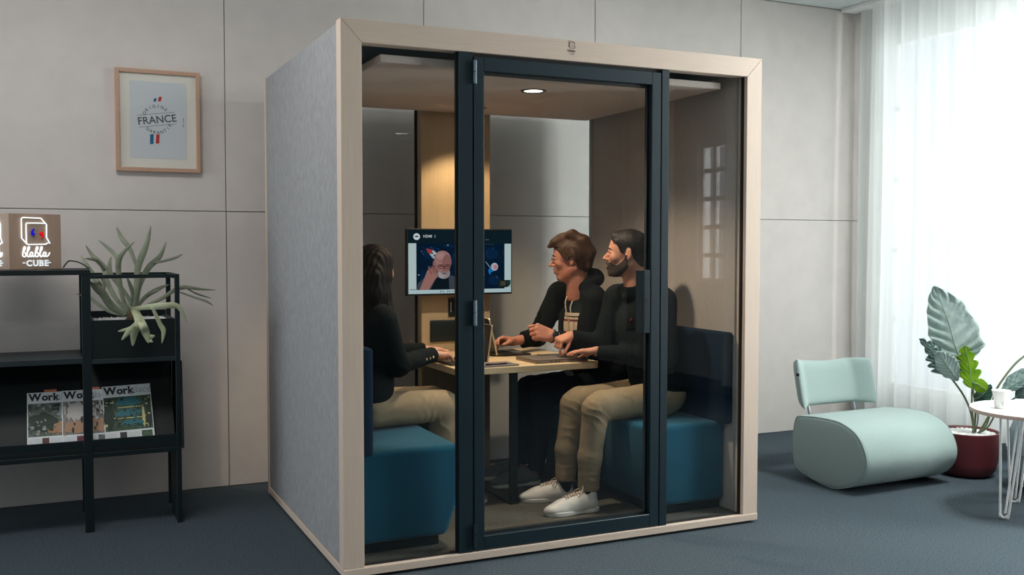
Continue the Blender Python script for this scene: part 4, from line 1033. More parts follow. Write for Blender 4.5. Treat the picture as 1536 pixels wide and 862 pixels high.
chino = plain('beige_chino', (156, 138, 112), .9, var=.05, scale=(60, 60, 60), bump=.3, bscale=(500, 500, 500), spec=.15)
jean = plain('dark_jeans', (22, 28, 36), .9, var=.15, scale=(60, 60, 60), spec=.15)
sneak = plain('white_sneaker_leather', (226, 222, 216), .45, var=.03, scale=(30, 30, 30))
sock = plain('black_sock', (20, 22, 24), .9)
greysh = plain('grey_suede', (110, 112, 112), .85, var=.1, scale=(60, 60, 60))

def nrm(v): v = np.array(v, float); return v/np.linalg.norm(v)
def headframe(face, up=(0, 0, 1), tilt=0):
    f = nrm(face); u = np.array(up, float); u = nrm(u-f*(u@f)); l = np.cross(u, f)
    if tilt: c, s_ = math.cos(tilt), math.sin(tilt); l, u = l*c+u*s_, u*c-l*s_
    return np.stack([f, l, u], 1)      # columns: forward, left, up

def head_field(C, R, neck_to, res=.0026, nose=1.0, jaw=1.0, chin=0.0, S=1.0):
    C = np.array(C, float)
    lo = np.minimum(C-.17, np.array(neck_to)-.08); hi = np.maximum(C+.17, np.array(neck_to)+.08)
    F = Field(lo, hi, res)
    P = lambda x, y, z: C+R@np.array([x, y, z])*S
    E = lambda x, y, z, a, b, c, k=.012, sub=False, RR=None: F.ell(P(x, y, z), np.array([a, b, c])*S, R if RR is None else R@RR, k, sub)
    Cn = lambda a, b, ra, rb, k=.01, sub=False: F.cone(P(*a), P(*b), ra*S, rb*S, k, sub)
    E(-.014, 0, .032, .096, .077, .084)                 # cranium
    E(.040, 0, .030, .052, .060, .062, .02)             # forehead
    E(.034, 0, -.035, .056, .056, .078, .03)            # face
    for s_ in (1, -1):
        Cn((-.018, .052*s_, -.052), (.055, .020*s_*jaw, -.104-chin), .020, .018, .03)
        E(.060, .037*s_, -.022, .024, .024, .022, .02)  # cheekbone
    E(.072, 0, -.103-chin, .018, .024, .017, .02)       # chin
    E(.074, 0, -.062, .026, .030, .026, .02)            # muzzle
    Cn((.082, -.026, .022), (.082, .026, .022), .0125, .0125, .014)   # brow ridge
    for s_ in (1, -1): E(.092, .031*s_, .003, .012, .017, .010, .010, True)  # sockets
    Cn((.086, 0, .012), (.104*1, 0, -.018), .0075, .0095, .010); 
    tip = .104+.012*nose
    Cn((.104, 0, -.012), (tip, 0, -.028), .0085, .0105, .008)
    for s_ in (1, -1): E(.099, .0125*s_, -.033, .0105, .0075, .0078, .006)
    Cn((.094, -.019, -.0575), (.0985, 0, -.0555), .0052, .0068, .005); Cn((.0985, 0, -.0555), (.094, .019, -.0575), .0068, .0052, .005)
    Cn((.092, -.016, -.0695), (.0965, 0, -.0705), .0055, .0078, .005); Cn((.0965, 0, -.0705), (.092, .016, -.0695), .0078, .0055, .005)
    Cn((.1035, -.022, -.0632), (.1035, .022, -.0632), .0022, .0022, .003, True)
    for s_ in (1, -1):   # eyelids
        F.chain([P(.083, .018*s_, .0075), P(.0905, .027*s_, .0125), P(.0875, .037*s_, .0115), P(.079, .045*s_, .006)], [.0035*S, .0046*S, .0046*S, .0035*S], .005)
        F.chain([P(.083, .018*s_, -.003), P(.0885, .029*s_, -.0085), P(.079, .045*s_, -.002)], [.003*S, .0042*S, .003*S], .005)
    for s_ in (1, -1):   # ears
        Q = np.array(Matrix.Rotation(math.radians(-22)*s_, 3, 'Z') @ Matrix.Rotation(math.radians(-10), 3, 'Y'))
        E(-.014, .079*s_, -.004, .0165, .0065, .031, .006, False, Q)
        E(-.010, .086*s_, .002, .0085, .0050, .017, .003, True, Q)
        E(-.004, .079*s_, -.006, .006, .005, .006, .004)
    F.cone(P(-.030, 0, -.045), neck_to, .055*S, .062*S, .03)
    F.P = P; return F

def local(F, C, R):
    X, Y, Z = F.grid(); X = X-C[0]; Y = Y-C[1]; Z = Z-C[2]
    return [X*R[0, i]+Y*R[1, i]+Z*R[2, i] for i in range(3)]

def add_hand(F, W, Fd, T, curls, side_curl=None, thumb=(.5, .35, .3), S=1.0, spread=.10, thumb_open=.75):
    """W wrist, Fd finger direction, T direction towards the thumb; palm faces N"""
    W = np.array(W, float); f = nrm(Fd); t = np.array(T, float); t = nrm(t-f*(t@f)); 
    return W, f, t

def hand(F, W, Fd, T, palm, curls, thumb=(.55, .3, .25), S=1.0, spread=.10, tdir=.8, tin=.25):
    """W wrist; Fd palm direction; T towards the thumb side; palm: direction the palm faces; curls: per finger three bends (rad)"""
    W = np.array(W, float); f = nrm(Fd); n = np.array(palm, float); n = nrm(n-f*(n@f)); t = np.array(T, float); t = nrm(t-f*(t@f)-n*(t@n))
    offs = (.031, .011, -.010, -.029); lens = (.070, .078, .073, .058); k0 = (.086, .090, .086, .078)
    for o in offs: F.cone(W+t*o*.55*S+f*.006*S, W+f*k0[offs.index(o)]*S+t*o*S, .0150*S, .0122*S, .014)
    F.ell(W+f*.045*S+n*.005*S, np.array([.044, .036, .014])*S, np.stack([f, t, n], 1), .012)
    for i, o in enumerate(offs):
        p = W+f*(k0[i])*S+t*o*S; d = nrm(f+t*(spread*(1.2-i*.8))); 
        a = 0; L = lens[i]*S; rs = [.0092*S, .0086*S, .0078*S, .0066*S]
        for j, fr in enumerate((.46, .30, .24)):
            a += curls[i][j]; dd = d*math.cos(a)+n*math.sin(a); q = p+dd*L*fr
            F.cone(p, q, rs[j], rs[j+1], .004 if j else .006); p = q
    p = W+f*.022*S+t*.022*S+n*.006*S; d = nrm(f*(1-tdir)+t*tdir+n*tin); ax = nrm(f*.9-t*.35+n*.3)
    for j, (L, ra, rb) in enumerate(((.044, .0145, .0115), (.034, .0110, .0098), (.027, .0098, .0075))):
        q = p+d*L*S; F.cone(p, q, ra*S, rb*S, .008 if j == 0 else .004); p = q
        d = nrm(d*math.cos(thumb[j])+ax*math.sin(thumb[j]))

def join(*ms):
    V = []; Fc = []; o = 0
    for v, f in ms: V.append(v); Fc.append(np.asarray(f)+o); o += len(v)
    return np.concatenate(V), np.concatenate(Fc)

def finish(name, ms, mat, par, **k):
    v, f = ms; me = part(name, (v, f), mat, par, smooth=True, **k)
    return me

def eyes(P, par, R, S=1.0, close=False):
    for s_ in (1, -1):
        b = MB(); c = P(.0765, .0305*s_, .002)
        bm_ = bmesh.new(); bmesh.ops.create_uvsphere(bm_, u_segments=20, v_segments=14, radius=.0118*S)
        b.add([tuple(np.array(v.co)+c) for v in bm_.verts], [tuple(q.index for q in f.verts) for f in bm_.faces]); bm_.free()
        e = part('eye', b, eyew, par, smooth=True)
        ic = P(.0868, .0312*s_, .002); fd = R[:, 0]
        b = MB(); u = R[:, 1]; v = R[:, 2]
        b.poly([tuple(ic+fd*.0016+(u*math.cos(a)+v*math.sin(a))*.0052*S) for a in np.linspace(0, 2*PI, 18, endpoint=False)])
        part('iris', b, iris, e)

def brow(P, par, mat, S=1.0, drop=0.):
    for s_ in (1, -1):
        pts = [P(.0945, .014*s_, .0215-drop), P(.0955, .024*s_, .0265-drop), P(.089, .037*s_, .026-drop), P(.079, .048*s_, .019-drop)]
        part('eyebrow', MB().tube(catmull(pts, 5), [.0022+.0016*math.sin(PI*min(1, i/15+.15)) for i in range(16)], 8), mat, par, smooth=True)

def capsule_pts(F, lst, k=.03, **kw):
    for a, b, ra, rb in lst: F.cone(a, b, ra, rb, k, **kw)

def shoe(toe, heel, par, mat, sole, lace=True, w=.046, tabm=None, sz=.0482):
    """toe/heel: floor points of the sole ends"""
    toe = np.array([*toe, sz]); heel = np.array([*heel, sz]); L = np.linalg.norm(toe-heel); f = (toe-heel)/L; u = np.array([0, 0, 1.]); l = np.cross(u, f)
    P = lambda x, y, z: heel+f*x*L+l*y+u*z
    R = np.stack([f, l, u], 1)
    def outline(F, z0, z1, g):
        F.ell(P(.16, 0, 0), (.045+g, .034+g, .3), R, .0, m=.01); F.ell(P(.42, .0, 0), (.09+g, .031+g, .3), R, .03); F.ell(P(.74, 0.00200, 0), (.078+g, w+g, .3), R, .03)
        F.clip(lambda X, Y, Z: np.maximum(z0-(Z-sz), (Z-sz)-z1)+0*X+0*Y)
    lo = np.minimum(toe, heel)-.09; hi = np.maximum(toe, heel)+.09; hi[2] = sz+.17; lo[2] = sz-.02
    F = Field(lo, hi, .003); outline(F, .0, .021, .004); so = F.mesh()
    F = Field(lo, hi, .0028)
    F.ell(P(.79, .003, .024), (.076, w*.93, .032), R, .02); F.cone(P(.70, 0, .030), P(.34, 0, .068), .034, .030, .03); F.ell(P(.5, 0, .035), (.10, .036, .04), R, .03)
    F.cone(P(.16, 0, .038), P(.17, 0, .082), .036, .036, .02); F.cone(P(.2, 0, .04), P(.5, 0, .035), .036, .036, .03)
    F.clip(lambda X, Y, Z: (sz+.014-Z)+0*X+0*Y)
    top = lambda X, Y, Z: Z
    F.cone(P(.20, 0, .16), P(.22, 0, .085), .034, .026, .006, sub=True)
    sv, sf = F.mesh(); s_ = finish('shoe', (sv, sf), mat, par)
    finish('sole', so, sole, s_)
    if lace:
        F2 = []
        b = MB()
        def top(x, y):
            q = P(x, y, 0); d2 = np.linalg.norm((sv-q)[:, :2], axis=1); m_ = d2 < .006
            return float(sv[m_, 2].max())-sz+.0015 if m_.any() else .08
        for i in range(7):
            x = .66-.052*i; x2 = x-.052
            b.tube(catmull([P(x, -.020, top(x, -.020)), P(x-.012, -.007, top(x-.012, -.007)), P(x2+.012, .007, top(x2+.012, .007)), P(x2, .020, top(x2, .020))], 3), .0030, 6)
            b.tube(catmull([P(x, .020, top(x, .020)), P(x-.012, .007, top(x-.012, .007)+.001), P(x2+.012, -.007, top(x2+.012, -.007)+.001), P(x2, -.020, top(x2, -.020))], 3), .0030, 6)
        zt = top(.33, 0)
        for sg in (1, -1): b.tube(catmull([P(.33, 0, zt+.004), P(.36, .022*sg, zt+.008), P(.42, .038*sg, zt-.008), P(.45, .030*sg, zt-.018)], 4), .0026, 6)
        part('laces', b, plain('cream_lace', (206, 186, 172), .8), s_, smooth=True)
        t = MB(); 
        t.add([tuple(P(.335, y, z)) for k, (y, z) in enumerate(((-.018, .092), (.018, .092), (.017, .128), (-.017, .128)))]+[tuple(P(.315, y, z)) for (y, z) in ((-.018, .096), (.018, .096), (.017, .134), (-.017, .134))],
              [(0, 1, 2, 3), (7, 6, 5, 4), (0, 4, 5, 1), (1, 5, 6, 2), (2, 6, 7, 3), (3, 7, 4, 0)])
        part('tongue', t, mat, s_, bevel=.003)
    if tabm:
        part('heel_tab', MB().tube([P(.012, -.018, .062), P(-.004, -.008, .066), P(-.004, .008, .066), P(.012, .018, .062)], .011, 8), tabm, s_, smooth=True)
    return s_

def seat_clip(F, side=1):
    """cloth lies flat on the bench: bench edge at x=1.51 (right) or .56 (left)"""
    X, Y, Z = F.grid()
    if side > 0: b = np.maximum(Z-.4885, 1.50-X)
    else: b = np.maximum(Z-.4885, X-.57)
    F.D = np.maximum(F.D, -(b+0*Y)).astype(np.float32)
    if side > 0: wall_ = X-1.908
    else: wall_ = .157-X
    F.D = np.maximum(F.D, np.where(Z < .95, wall_, -1)+0*Y).astype(np.float32)
    F.D = np.maximum(F.D, np.where(Z < .78, np.where(Z > .70, .3, -1), -1)*0+F.D*0-1).astype(np.float32) if False else F.D

def clamp(v, side=1):
    m = (v[:, 0] > 1.49) if side > 0 else (v[:, 0] < .58)
    v[:, 2] = np.where(m & (v[:, 2] < .495) & (v[:, 2] > .44) & (np.abs(v[:, 0]-(1.50 if side > 0 else .57)) > .02), np.maximum(v[:, 2], .4885), v[:, 2])
    return v
def table_clip(F):
    X, Y, Z = F.grid()
    b = np.maximum(np.maximum(np.abs(X-1.1375)-.404, .606-Y), np.abs(Z-.7335)-.0175)
    F.D = np.maximum(F.D, -b).astype(np.float32)

def body(name, J, label, cat_par, skm, headC, headR, hands, opts, headS=1.0):
    par = thing('person', label, 'person', (J['pelvis'][0], J['pelvis'][1], .489))
    return par
TZ = .7505
# ------------------------------------------------------------------ front man: black sweater, beige trousers
def person_front():
    par = thing('person', 'bearded man in a black sweater and beige trousers, sitting nearest the glass door', 'person', (1.8, .47, .489))
    pel = np.array([1.80, .47, .60]); chest = np.array([1.73, .50, .93]); nb_ = np.array([1.685, .51, 1.138]); hc = np.array([1.640, .525, 1.312])
    sL, sR = np.array([1.725, .315, 1.075]), np.array([1.675, .685, 1.075])
    eL, wL = np.array([1.755, .335, .805]), np.array([1.500, .585, .804])
    eR, wR = np.array([1.600, .705, .83]), np.array([1.432, .745, .880])
    hipL, hipR = np.array([1.79, .395, .575]), np.array([1.79, .545, .575])
    kL, kR = np.array([1.375, .375, .566]), np.array([1.375, .600, .556])
    aL, aR = np.array([1.335, .380, .150]), np.array([1.325, .605, .150])
    R = headframe((-.82, .57, .02), tilt=math.radians(0))
    H = head_field(hc, R, nb_+np.array([0, 0, -.03]), S=.98, jaw=1.05)
    Hd = H.D.copy()
    # skin: head, hands, body in one mesh
    Fb = Field((1.20, .22, .05), (2.0, .98, 1.2), .008)
    Fb.ell(chest, (.085, .13, .17), k=.05); Fb.ell(pel, (.10, .14, .09), k=.05); Fb.cone(pel, chest, .09, .10, .05)
    capsule_pts(Fb, [(sL, eL, .042, .034), (eL, wL, .034, .025), (sR, eR, .042, .034), (eR, wR, .034, .025), (hipL, kL, .062, .045), (kL, aL, .042, .03), (hipR, kR, .062, .045), (kR, aR, .042, .03), (chest, nb_, .09, .05), (sL, sR, .04, .04)])
    seat_clip(Fb); table_clip(Fb)
    # left hand flat on the laptop, right hand pointing down
    Fh = Field((1.30, .52, .73), (1.56, .78, .86), .0024)
    wl = wL+np.array([.0, 0, .008]); 
    Fh.cone(wL+nrm(eL-wL)*.05, wl, .025, .021, .01)
    hand(Fh, wl, (-.80, .60, -.07), (-.1, -.2, .9) if False else (.55, .8, .1), (-.05, 0, -1), [(.06, .18, .16), (.05, .20, .16), (.07, .22, .16), (.1, .24, .16)], S=.95, tdir=.45, tin=.2)
    Fr = Field((1.33, .64, .75), (1.53, .86, .97), .0024)
    Fr.cone(wR+nrm(eR-wR)*.05, wR, .026, .022, .01)
    hand(Fr, wR, (-.70, -.12, -.20), (-.2, -.9, .1), (-.2, .1, -.95), [(.95, .25, .15), (1.1, 1.3, .8), (1.0, 1.35, .8), (1.1, 1.3, .8)], S=.95, tdir=.3, tin=.6, thumb=(.3, .4, .3))
    v, f = join(H.mesh(), Fb.mesh(), Fh.mesh(), Fr.mesh())
    bodyo = finish('body', (v, f), skA, par)
    eyes(H.P, bodyo, R, .98); brow(H.P, bodyo, hairD, .98)
    # hair: thick on top, faded sides
    x, y, z = local(H, hc, R)
    line = np.interp(x, [-.12, -.07, -.035, -.02, -.005, .012, .03, .045, .058, .075, .1], [-.075, -.062, -.020, .034, .038, .0, .008, .040, .056, .064, .3])
    lift = np.interp(z, [-.05, .03, .07, .10, .13], [.0022, .003, .009, .013, .014])+np.clip((x-.02)*.10, 0, .008)*(z > .05)
    A = Field(H.lo, H.lo+(H.n-1)*H.res, H.res)
    A.D = np.maximum(Hd-lift, line-z).astype(np.float32)
    A.ell(H.P(.060, 0, .092), (.032, .050, .020), R, .02); A.D = np.maximum(A.D, (line-.004)-z).astype(np.float32)
    v, f = A.mesh(); v = v+rng.normal(0, .0005, v.shape); finish('hair', (v, f), hairD, bodyo)
    # beard
    B_ = Field(H.lo, H.lo+(H.n-1)*H.res, H.res)
    upper = np.interp(x, [-.05, -.030, -.004, .02, .045, .062, .078, .1, .13], [-.3, -.3, .0, -.040, -.058, -.054, -.044, -.044, -.044])
    low = -.118+.0*x
    th = np.interp(z, [-.12, -.10, -.07, -.04, 0], [.007, .0065, .0045, .003, .0012])
    reg = np.maximum(z-upper, low-z)
    mouth = .011-np.sqrt(((x-.098)/1.2)**2+(y/2.1)**2+((z+.0632)/1.0)**2)
    neckcut = (.012-x)*.9+(-.098-z)*.8
    B_.D = np.maximum(np.maximum(Hd-th, reg), np.maximum(mouth, neckcut)).astype(np.float32)
    v, f = B_.mesh(); v = v+rng.normal(0, .0004, v.shape); finish('beard', (v, f), beardm, bodyo)
    # sweater
    F = Field((1.42, .20, .50), (2.0, 1.0, 1.22), .006)
    F.ell(chest+np.array([.005, 0, .0]), (.120, .195, .200), k=.05); F.ell(pel+np.array([.0, 0, .06]), (.125, .180, .12), k=.06); F.cone(pel+np.array([0, 0, .04]), chest, .135, .13, .06)
    capsule_pts(F, [(sL, eL, .066, .056), (eL, wL+(eL-wL)*.10, .055, .036), (sR, eR, .066, .056), (eR, wR+(eR-wR)*.12, .055, .036)], .03)
    F.cone(sL+np.array([0, .03, .015]), nb_+np.array([0, -.03, -.01]), .055, .048, .04); F.cone(sR+np.array([0, -.03, .015]), nb_+np.array([0, .03, -.01]), .055, .048, .04)
    F.cone(nb_+np.array([.0, 0, -.03]), nb_+np.array([-.005, 0, .012]), .072, .066, .015, flat=True)
    F.cone(nb_+np.array([0, 0, .0]), nb_+np.array([-.01, 0, .09]), .060, .060, .004, sub=True)
    for w_, e_ in ((wL, eL), (wR, eR)):
        d = nrm(w_-e_); F.cone(w_+d*.045-(w_-e_)*.0, w_+d*.12, .05, .05, .003, sub=True)
    seat_clip(F); table_clip(F)
    v, f = F.mesh(); v = shift(v, .003, 24, 1); v = wrinkle(v, f, [(tuple(eL), (.09, .09, .09), (.8, 0, .6), 22, 0.00200, 1), (tuple((eL+wL)/2), (.1, .1, .08), tuple(wL-eL), 16, 0.00125, 4), ((1.70, .42, .66), (.2, .2, .10), (.2, 0, 1), 18, 0.00200, 2), ((1.62, .45, .90), (.1, .12, .1), (.5, .5, .7), 14, 0.00150, 3)]); v[:, 0] = np.where(v[:, 2] < .95, np.minimum(v[:, 0], 1.91), v[:, 0]); sw = finish('sweater', (v, f), knit, par)
    part('chest_logo', MB().tube([(1.6075, .425, .985), (1.6065, .427, .978), (1.606, .430, .973)], .004, 6), plain('red_embroidery', (170, 40, 44), .8), sw)
    # trousers
    F = Field((1.24, .26, .11), (1.98, .78, .72), .006)
    F.ell(pel+np.array([.0, 0, -.005]), (.13, .165, .105), k=.05)
    for hp, kk, aa, dy in ((hipL, kL, aL, -1), (hipR, kR, aR, 1)):
        F.cone(hp, kk+np.array([.04, 0, -.004]), .092, .074, .03); F.cone(kk+np.array([.03, 0, -.006]), kk+np.array([0, 0, -.02]), .073, .069, .02)
        F.cone(kk+np.array([0, 0, -.02]), aa+np.array([.01, 0, .16]), .068, .058, .02); F.cone(aa+np.array([.01, 0, .16]), aa+np.array([.003, 0, .0]), .058, .052, .02, flat=True)
    seat_clip(F); v, f = F.mesh(); v = shift(v, .003, 30, 2)
    v = wrinkle(v, f, [((1.37, .34, .52), (.10, .12, .07), (.5, 0, .8), 26, 0.00225, 1), ((1.37, .60, .52), (.10, .12, .07), (.5, 0, .8), 26, 0.00225, 2), ((1.52, .37, .60), (.16, .14, .10), (.75, 0, .65), 17, 0.00200, 3), ((1.70, .45, .66), (.14, .2, .10), (.9, .3, -.3), 18, 0.00300, 4), ((1.34, .38, .20), (.08, .1, .10), (.25, 0, 1), 22, 0.00250, 5), ((1.33, .60, .20), (.08, .1, .10), (.25, 0, 1), 22, 0.00250, 6), ((1.36, .48, .38), (.1, .3, .12), (.7, 0, .7), 14, 0.00150, 7)]); v = clamp(v); tr = finish('trousers', (v, f), chino, par)
    for hp, kk, aa in ((hipL, kL, aL), (hipR, kR, aR)):
        F = Field(aa-np.array([.08, .08, .09]), aa+np.array([.08, .08, .05]), .004); F.cone(aa+np.array([.0, 0, -.065]), aa+np.array([0, 0, .03]), .036, .038, .0)
        finish('sock', F.mesh(), sock, par)
    tabm = plain('navy_heel', (30, 36, 48), .6)
    shoe((1.105, .372), (1.385, .368), par, sneak, sneak, tabm=tabm)
    shoe((1.115, .665), (1.375, .600), par, sneak, sneak, tabm=tabm)
    return par

# ------------------------------------------------------------------ middle man: glasses, hooded jacket
def person_mid():
    par = thing('person', 'brown haired man with glasses in a black hooded jacket over a striped beige top', 'person', (1.8, 1.02, .489))
    pel = np.array([1.79, 1.03, .60]); chest = np.array([1.665, 1.01, .90]); nb_ = np.array([1.600, .985, 1.108]); hc = np.array([1.550, .965, 1.285])
    sL, sR = np.array([1.630, .840, 1.060]), np.array([1.585, 1.180, 1.072])
    eL, wL = np.array([1.605, .87, .795]), np.array([1.365, .845, .872])
    eR, wR = np.array([1.485, 1.25, .83]), np.array([1.295, 1.175, .815])
    hipL, hipR = np.array([1.78, .95, .575]), np.array([1.78, 1.11, .575])
    kL, kR = np.array([1.37, .94, .556]), np.array([1.37, 1.12, .556]); aL, aR = np.array([1.34, .97, .13]), np.array([1.34, 1.16, .13])
    R = headframe((-.80, .58, -.10), tilt=math.radians(-4))
    H = head_field(hc, R, nb_+np.array([0, 0, -.03]), nose=1.15, jaw=.95, S=1.0); Hd = H.D.copy()
    Fb = Field((1.15, .70, .05), (2.0, 1.40, 1.2), .008)
    Fb.ell(chest, (.085, .13, .15), k=.05); Fb.ell(pel, (.10, .14, .09), k=.05); Fb.cone(pel, chest, .09, .10, .05)
    capsule_pts(Fb, [(sL, eL, .042, .034), (eL, wL, .034, .025), (sR, eR, .042, .034), (eR, wR, .034, .025), (hipL, kL, .062, .045), (kL, aL, .042, .03), (hipR, kR, .062, .045), (kR, aR, .042, .03), (chest, nb_, .09, .05)])
    seat_clip(Fb); table_clip(Fb)
    Fh = Field((1.18, .74, .78), (1.50, .98, 1.0), .0024)
    Fh.cone(wL+nrm(eL-wL)*.09, wL, .034, .029, .01)
    d = nrm((-.93, .05, .30))
    hand(Fh, wL-d*.008, d, (-.1, .35, .9), (.0, .9, -.35), [(1.1, 1.5, .9), (1.15, 1.5, .9), (1.2, 1.5, .9), (1.2, 1.5, .9)], S=1.08, tdir=.35, tin=.7, thumb=(.25, .5, .4), spread=.02)
    Fr = Field((1.12, 1.05, .74), (1.42, 1.30, .92), .0024)
    Fr.cone(wR+nrm(eR-wR)*.06, wR, .028, .024, .01)
    hand(Fr, wR, (-.95, -.12, .14), (0, -.75, .5), (-.15, -.5, -.8), [(.4, .7, .4), (.5, .8, .5), (.55, .85, .5), (.6, .9, .5)], S=1.0, tdir=.3, tin=.45, thumb=(.2, .2, .2), spread=.05)
    v, f = join(H.mesh(), Fb.mesh(), Fh.mesh(), Fr.mesh()); bodyo = finish('body', (v, f), skB, par)
    eyes(H.P, bodyo, R); brow(H.P, bodyo, hairB, drop=.001)
    x, y, z = local(H, hc, R)
    line = np.interp(x, [-.13, -.08, -.045, -.030, -.004, .012, .035, .05, .066, .085, .1], [-.085, -.085, -.055, .010, .012, -.008, .026, .045, .060, .068, .3])
    lift = np.interp(z, [-.08, -.03, .0, .05, .12], [.007, .011, .013, .013, .012])
    A = Field(H.lo, H.lo+(H.n-1)*H.res, H.res); A.D = np.maximum(Hd-lift*(1-.45*np.clip((x-.03)/.04, 0, 1)*(z < .07)), line-z).astype(np.float32)
    for i, (yy, xx, zz) in enumerate(((-.045, .093, .070), (-.03, .108, .068), (-.012, .115, .072), (.006, .117, .069), (.022, .112, .070), (.038, .102, .066))):
        A.chain([H.P(.035, yy*.8, .108), H.P(.078, yy, .096), H.P(xx+.004, yy*1.1, zz+.006)], [.020, .014, .004], .022)
    for yy in (-.05, -.02, .02, .05): A.chain([H.P(.05, yy*.6, .115), H.P(-.02, yy, .132), H.P(-.08, yy, .090), H.P(-.112, yy*.8, .02), H.P(-.098, yy*.8, -.055)], [.009, .013, .017, .015, .008], .03)
    v, f = A.mesh(); t = (v-hc)@R; n_ = vnorm(v, f)
    ang = np.arctan2(t[:, 2]-.02, t[:, 0]); lat = t[:, 1]
    v = v+n_*(.0009*np.sin(lat*330+1.5*np.sin(ang*2))+.0006*np.sin(lat*700+ang*3))[:, None]; finish('hair', (v, f), hairB, bodyo)
    # glasses
    gm = plain('spectacle_metal', (90, 84, 80), .35, metal=.5); b = MB()
    for s_ in (1, -1):
        b.tube([H.P(.103-.006*abs(math.cos(a)), .0315*s_+.021*math.cos(a), -.004+.0165*math.sin(a)) for a in np.linspace(0, 2*PI, 24, endpoint=False)], .0013, 6, closed=True)
        b.tube(catmull([H.P(.095, .053*s_, .004), H.P(.05, .071*s_, .006), H.P(-.005, .0815*s_, .004)], 4), .0014, 6)
    b.tube(catmull([H.P(.103, -.011, .0), H.P(.1115, 0, .004), H.P(.103, .011, .0)], 4), .0013, 6)
    part('glasses', b, gm, bodyo, smooth=True)
    # jacket
    F = Field((1.36, .66, .50), (2.0, 1.42, 1.24), .006)
    F.ell(chest, (.125, .195, .190), k=.05); F.ell(pel+np.array([.0, 0, .06]), (.13, .185, .12), k=.06); F.cone(pel+np.array([0, 0, .04]), chest, .135, .135, .06)
    capsule_pts(F, [(sL, eL, .068, .056), (eL, wL+(eL-wL)*.28, .055, .044), (sR, eR, .068, .056), (eR, wR+(eR-wR)*.15, .055, .042)], .03)
    F.cone(sL+np.array([0, .03, .015]), nb_+np.array([.01, -.03, .0]), .058, .05, .04); F.cone(sR+np.array([0, -.03, .015]), nb_+np.array([.01, .03, .0]), .058, .05, .04)
    # hood lying round the neck
    for a0, a1 in zip(range(-130, 130, 20), range(-110, 150, 20)):
        p = lambda a: nb_+np.array([.022+.085*math.cos(math.radians(a)), .085*math.sin(math.radians(a)), .035+.035*math.cos(math.radians(a))])
        F.cone(p(a0), p(a1), .032+.014*math.cos(math.radians(a0)), .032+.014*math.cos(math.radians(a1)), .012)
    F.cone(nb_+np.array([-.005, 0, .0]), nb_+np.array([-.03, 0, .16]), .062, .066, .006, sub=True)
    # open front down the middle of the chest
    F.box(chest+np.array([-.150, -.045, .03]), (.080, .062, .30), rad=.01, k=.01, sub=True)
    for w_, e_ in ((wL, eL), (wR, eR)):
        d = nrm(w_-e_); F.cone(w_+d*.03, w_+d*.12, .05, .05, .003, sub=True)
    seat_clip(F); table_clip(F); v, f = F.mesh(); v = shift(v, .003, 24, 5); v = wrinkle(v, f, [(tuple(eL), (.09, .09, .09), (.8, 0, .6), 22, 0.00200, 1), (tuple(eR), (.12, .12, .12), (.6, 0, .8), 20, 0.00250, 5), (tuple((sR+eR)/2), (.1, .1, .12), (.3, 0, 1), 16, 0.00200, 6), ((1.62, .85, .85), (.12, .15, .16), (.5, .5, .7), 13, 0.00200, 3)]); v[:, 0] = np.where(v[:, 2] < .95, np.minimum(v[:, 0], 1.91), v[:, 0]); jk = finish('jacket', (v, f), hood, par)
    # top under the jacket
    F = Field((1.45, .84, .56), (1.80, 1.18, 1.12), .006)
    F.ell(chest+np.array([-.002, 0, 0]), (.112, .15, .19), k=.04); F.cone(pel+np.array([-.03, 0, .05]), chest, .10, .115, .05); F.cone(chest, nb_+np.array([0, 0, -.01]), .10, .062, .04)
    table_clip(F); v, f = F.mesh(); fc = v[f].mean(1); mi = np.where(fc[:, 2] > .985, 1, 0); mi = np.where((fc[:, 2] > .957) & (fc[:, 2] < .967), 1, mi); mi = np.where((fc[:, 2] > .935) & (fc[:, 2] < .945), 2, mi)
    part('striped_top', (v, f, mi), [plain('beige_knit', (196, 180, 156), .95, var=.05, scale=(60, 60, 300), bump=.4, bscale=(300, 300, 300)), 'black', plain('maroon_stripe', (104, 40, 36), .9)], par, smooth=True)
    cord = plain('cream_cord', (206, 190, 172), .8); b = MB()
    b.tube(catmull([(1.510, .935, 1.075), (1.497, .930, 1.04), (1.502, .925, .985), (1.518, .925, .93)], 5), .0035, 8); part('draw_cord', b, cord, jk, smooth=True)
    b = MB().tube(catmull([(1.527, .905, 1.05), (1.510, .895, 1.02), (1.508, .888, .99)], 5), .0035, 8); part('draw_cord', b, cord, jk, smooth=True)
    # watch
    d = nrm(wL-eL); q = wL-d*.012; u = nrm(np.cross(d, (0, 0, 1))); v_ = np.cross(u, d); b = MB()
    b.tube([tuple(q+(u*math.cos(a)+v_*math.sin(a))*.0315) for a in np.linspace(0, 2*PI, 28, endpoint=False)], .0065, 8, closed=True)
    wt = part('watch_strap', b, 'seal', par, smooth=True)
    nrmw = nrm(-u*(1 if u[1] > 0 else -1)+np.array([0, 0, .35])); c = q+nrmw*.033
    b = MB().lathe([(0, -.004), (.019, -.004), (.021, 0), (.019, .005), (0, .006)], seg=28); zx = Vector(nrmw); xx = zx.orthogonal().normalized(); yy = zx.cross(xx)
    b.xf(Matrix(((xx.x, yy.x, zx.x, c[0]), (xx.y, yy.y, zx.y, c[1]), (xx.z, yy.z, zx.z, c[2]), (0, 0, 0, 1)))); part('watch_face', b, plain('dark_watch', (30, 46, 54), .2), wt, smooth=True)
    F = Field((1.20, .80, .09), (1.98, 1.34, .72), .008); F.ell(pel, (.13, .165, .105), k=.05)
    for hp, kk, aa in ((hipL, kL, aL), (hipR, kR, aR)): F.cone(hp, kk, .085, .068, .03); F.cone(kk, aa, .064, .046, .02, flat=True)
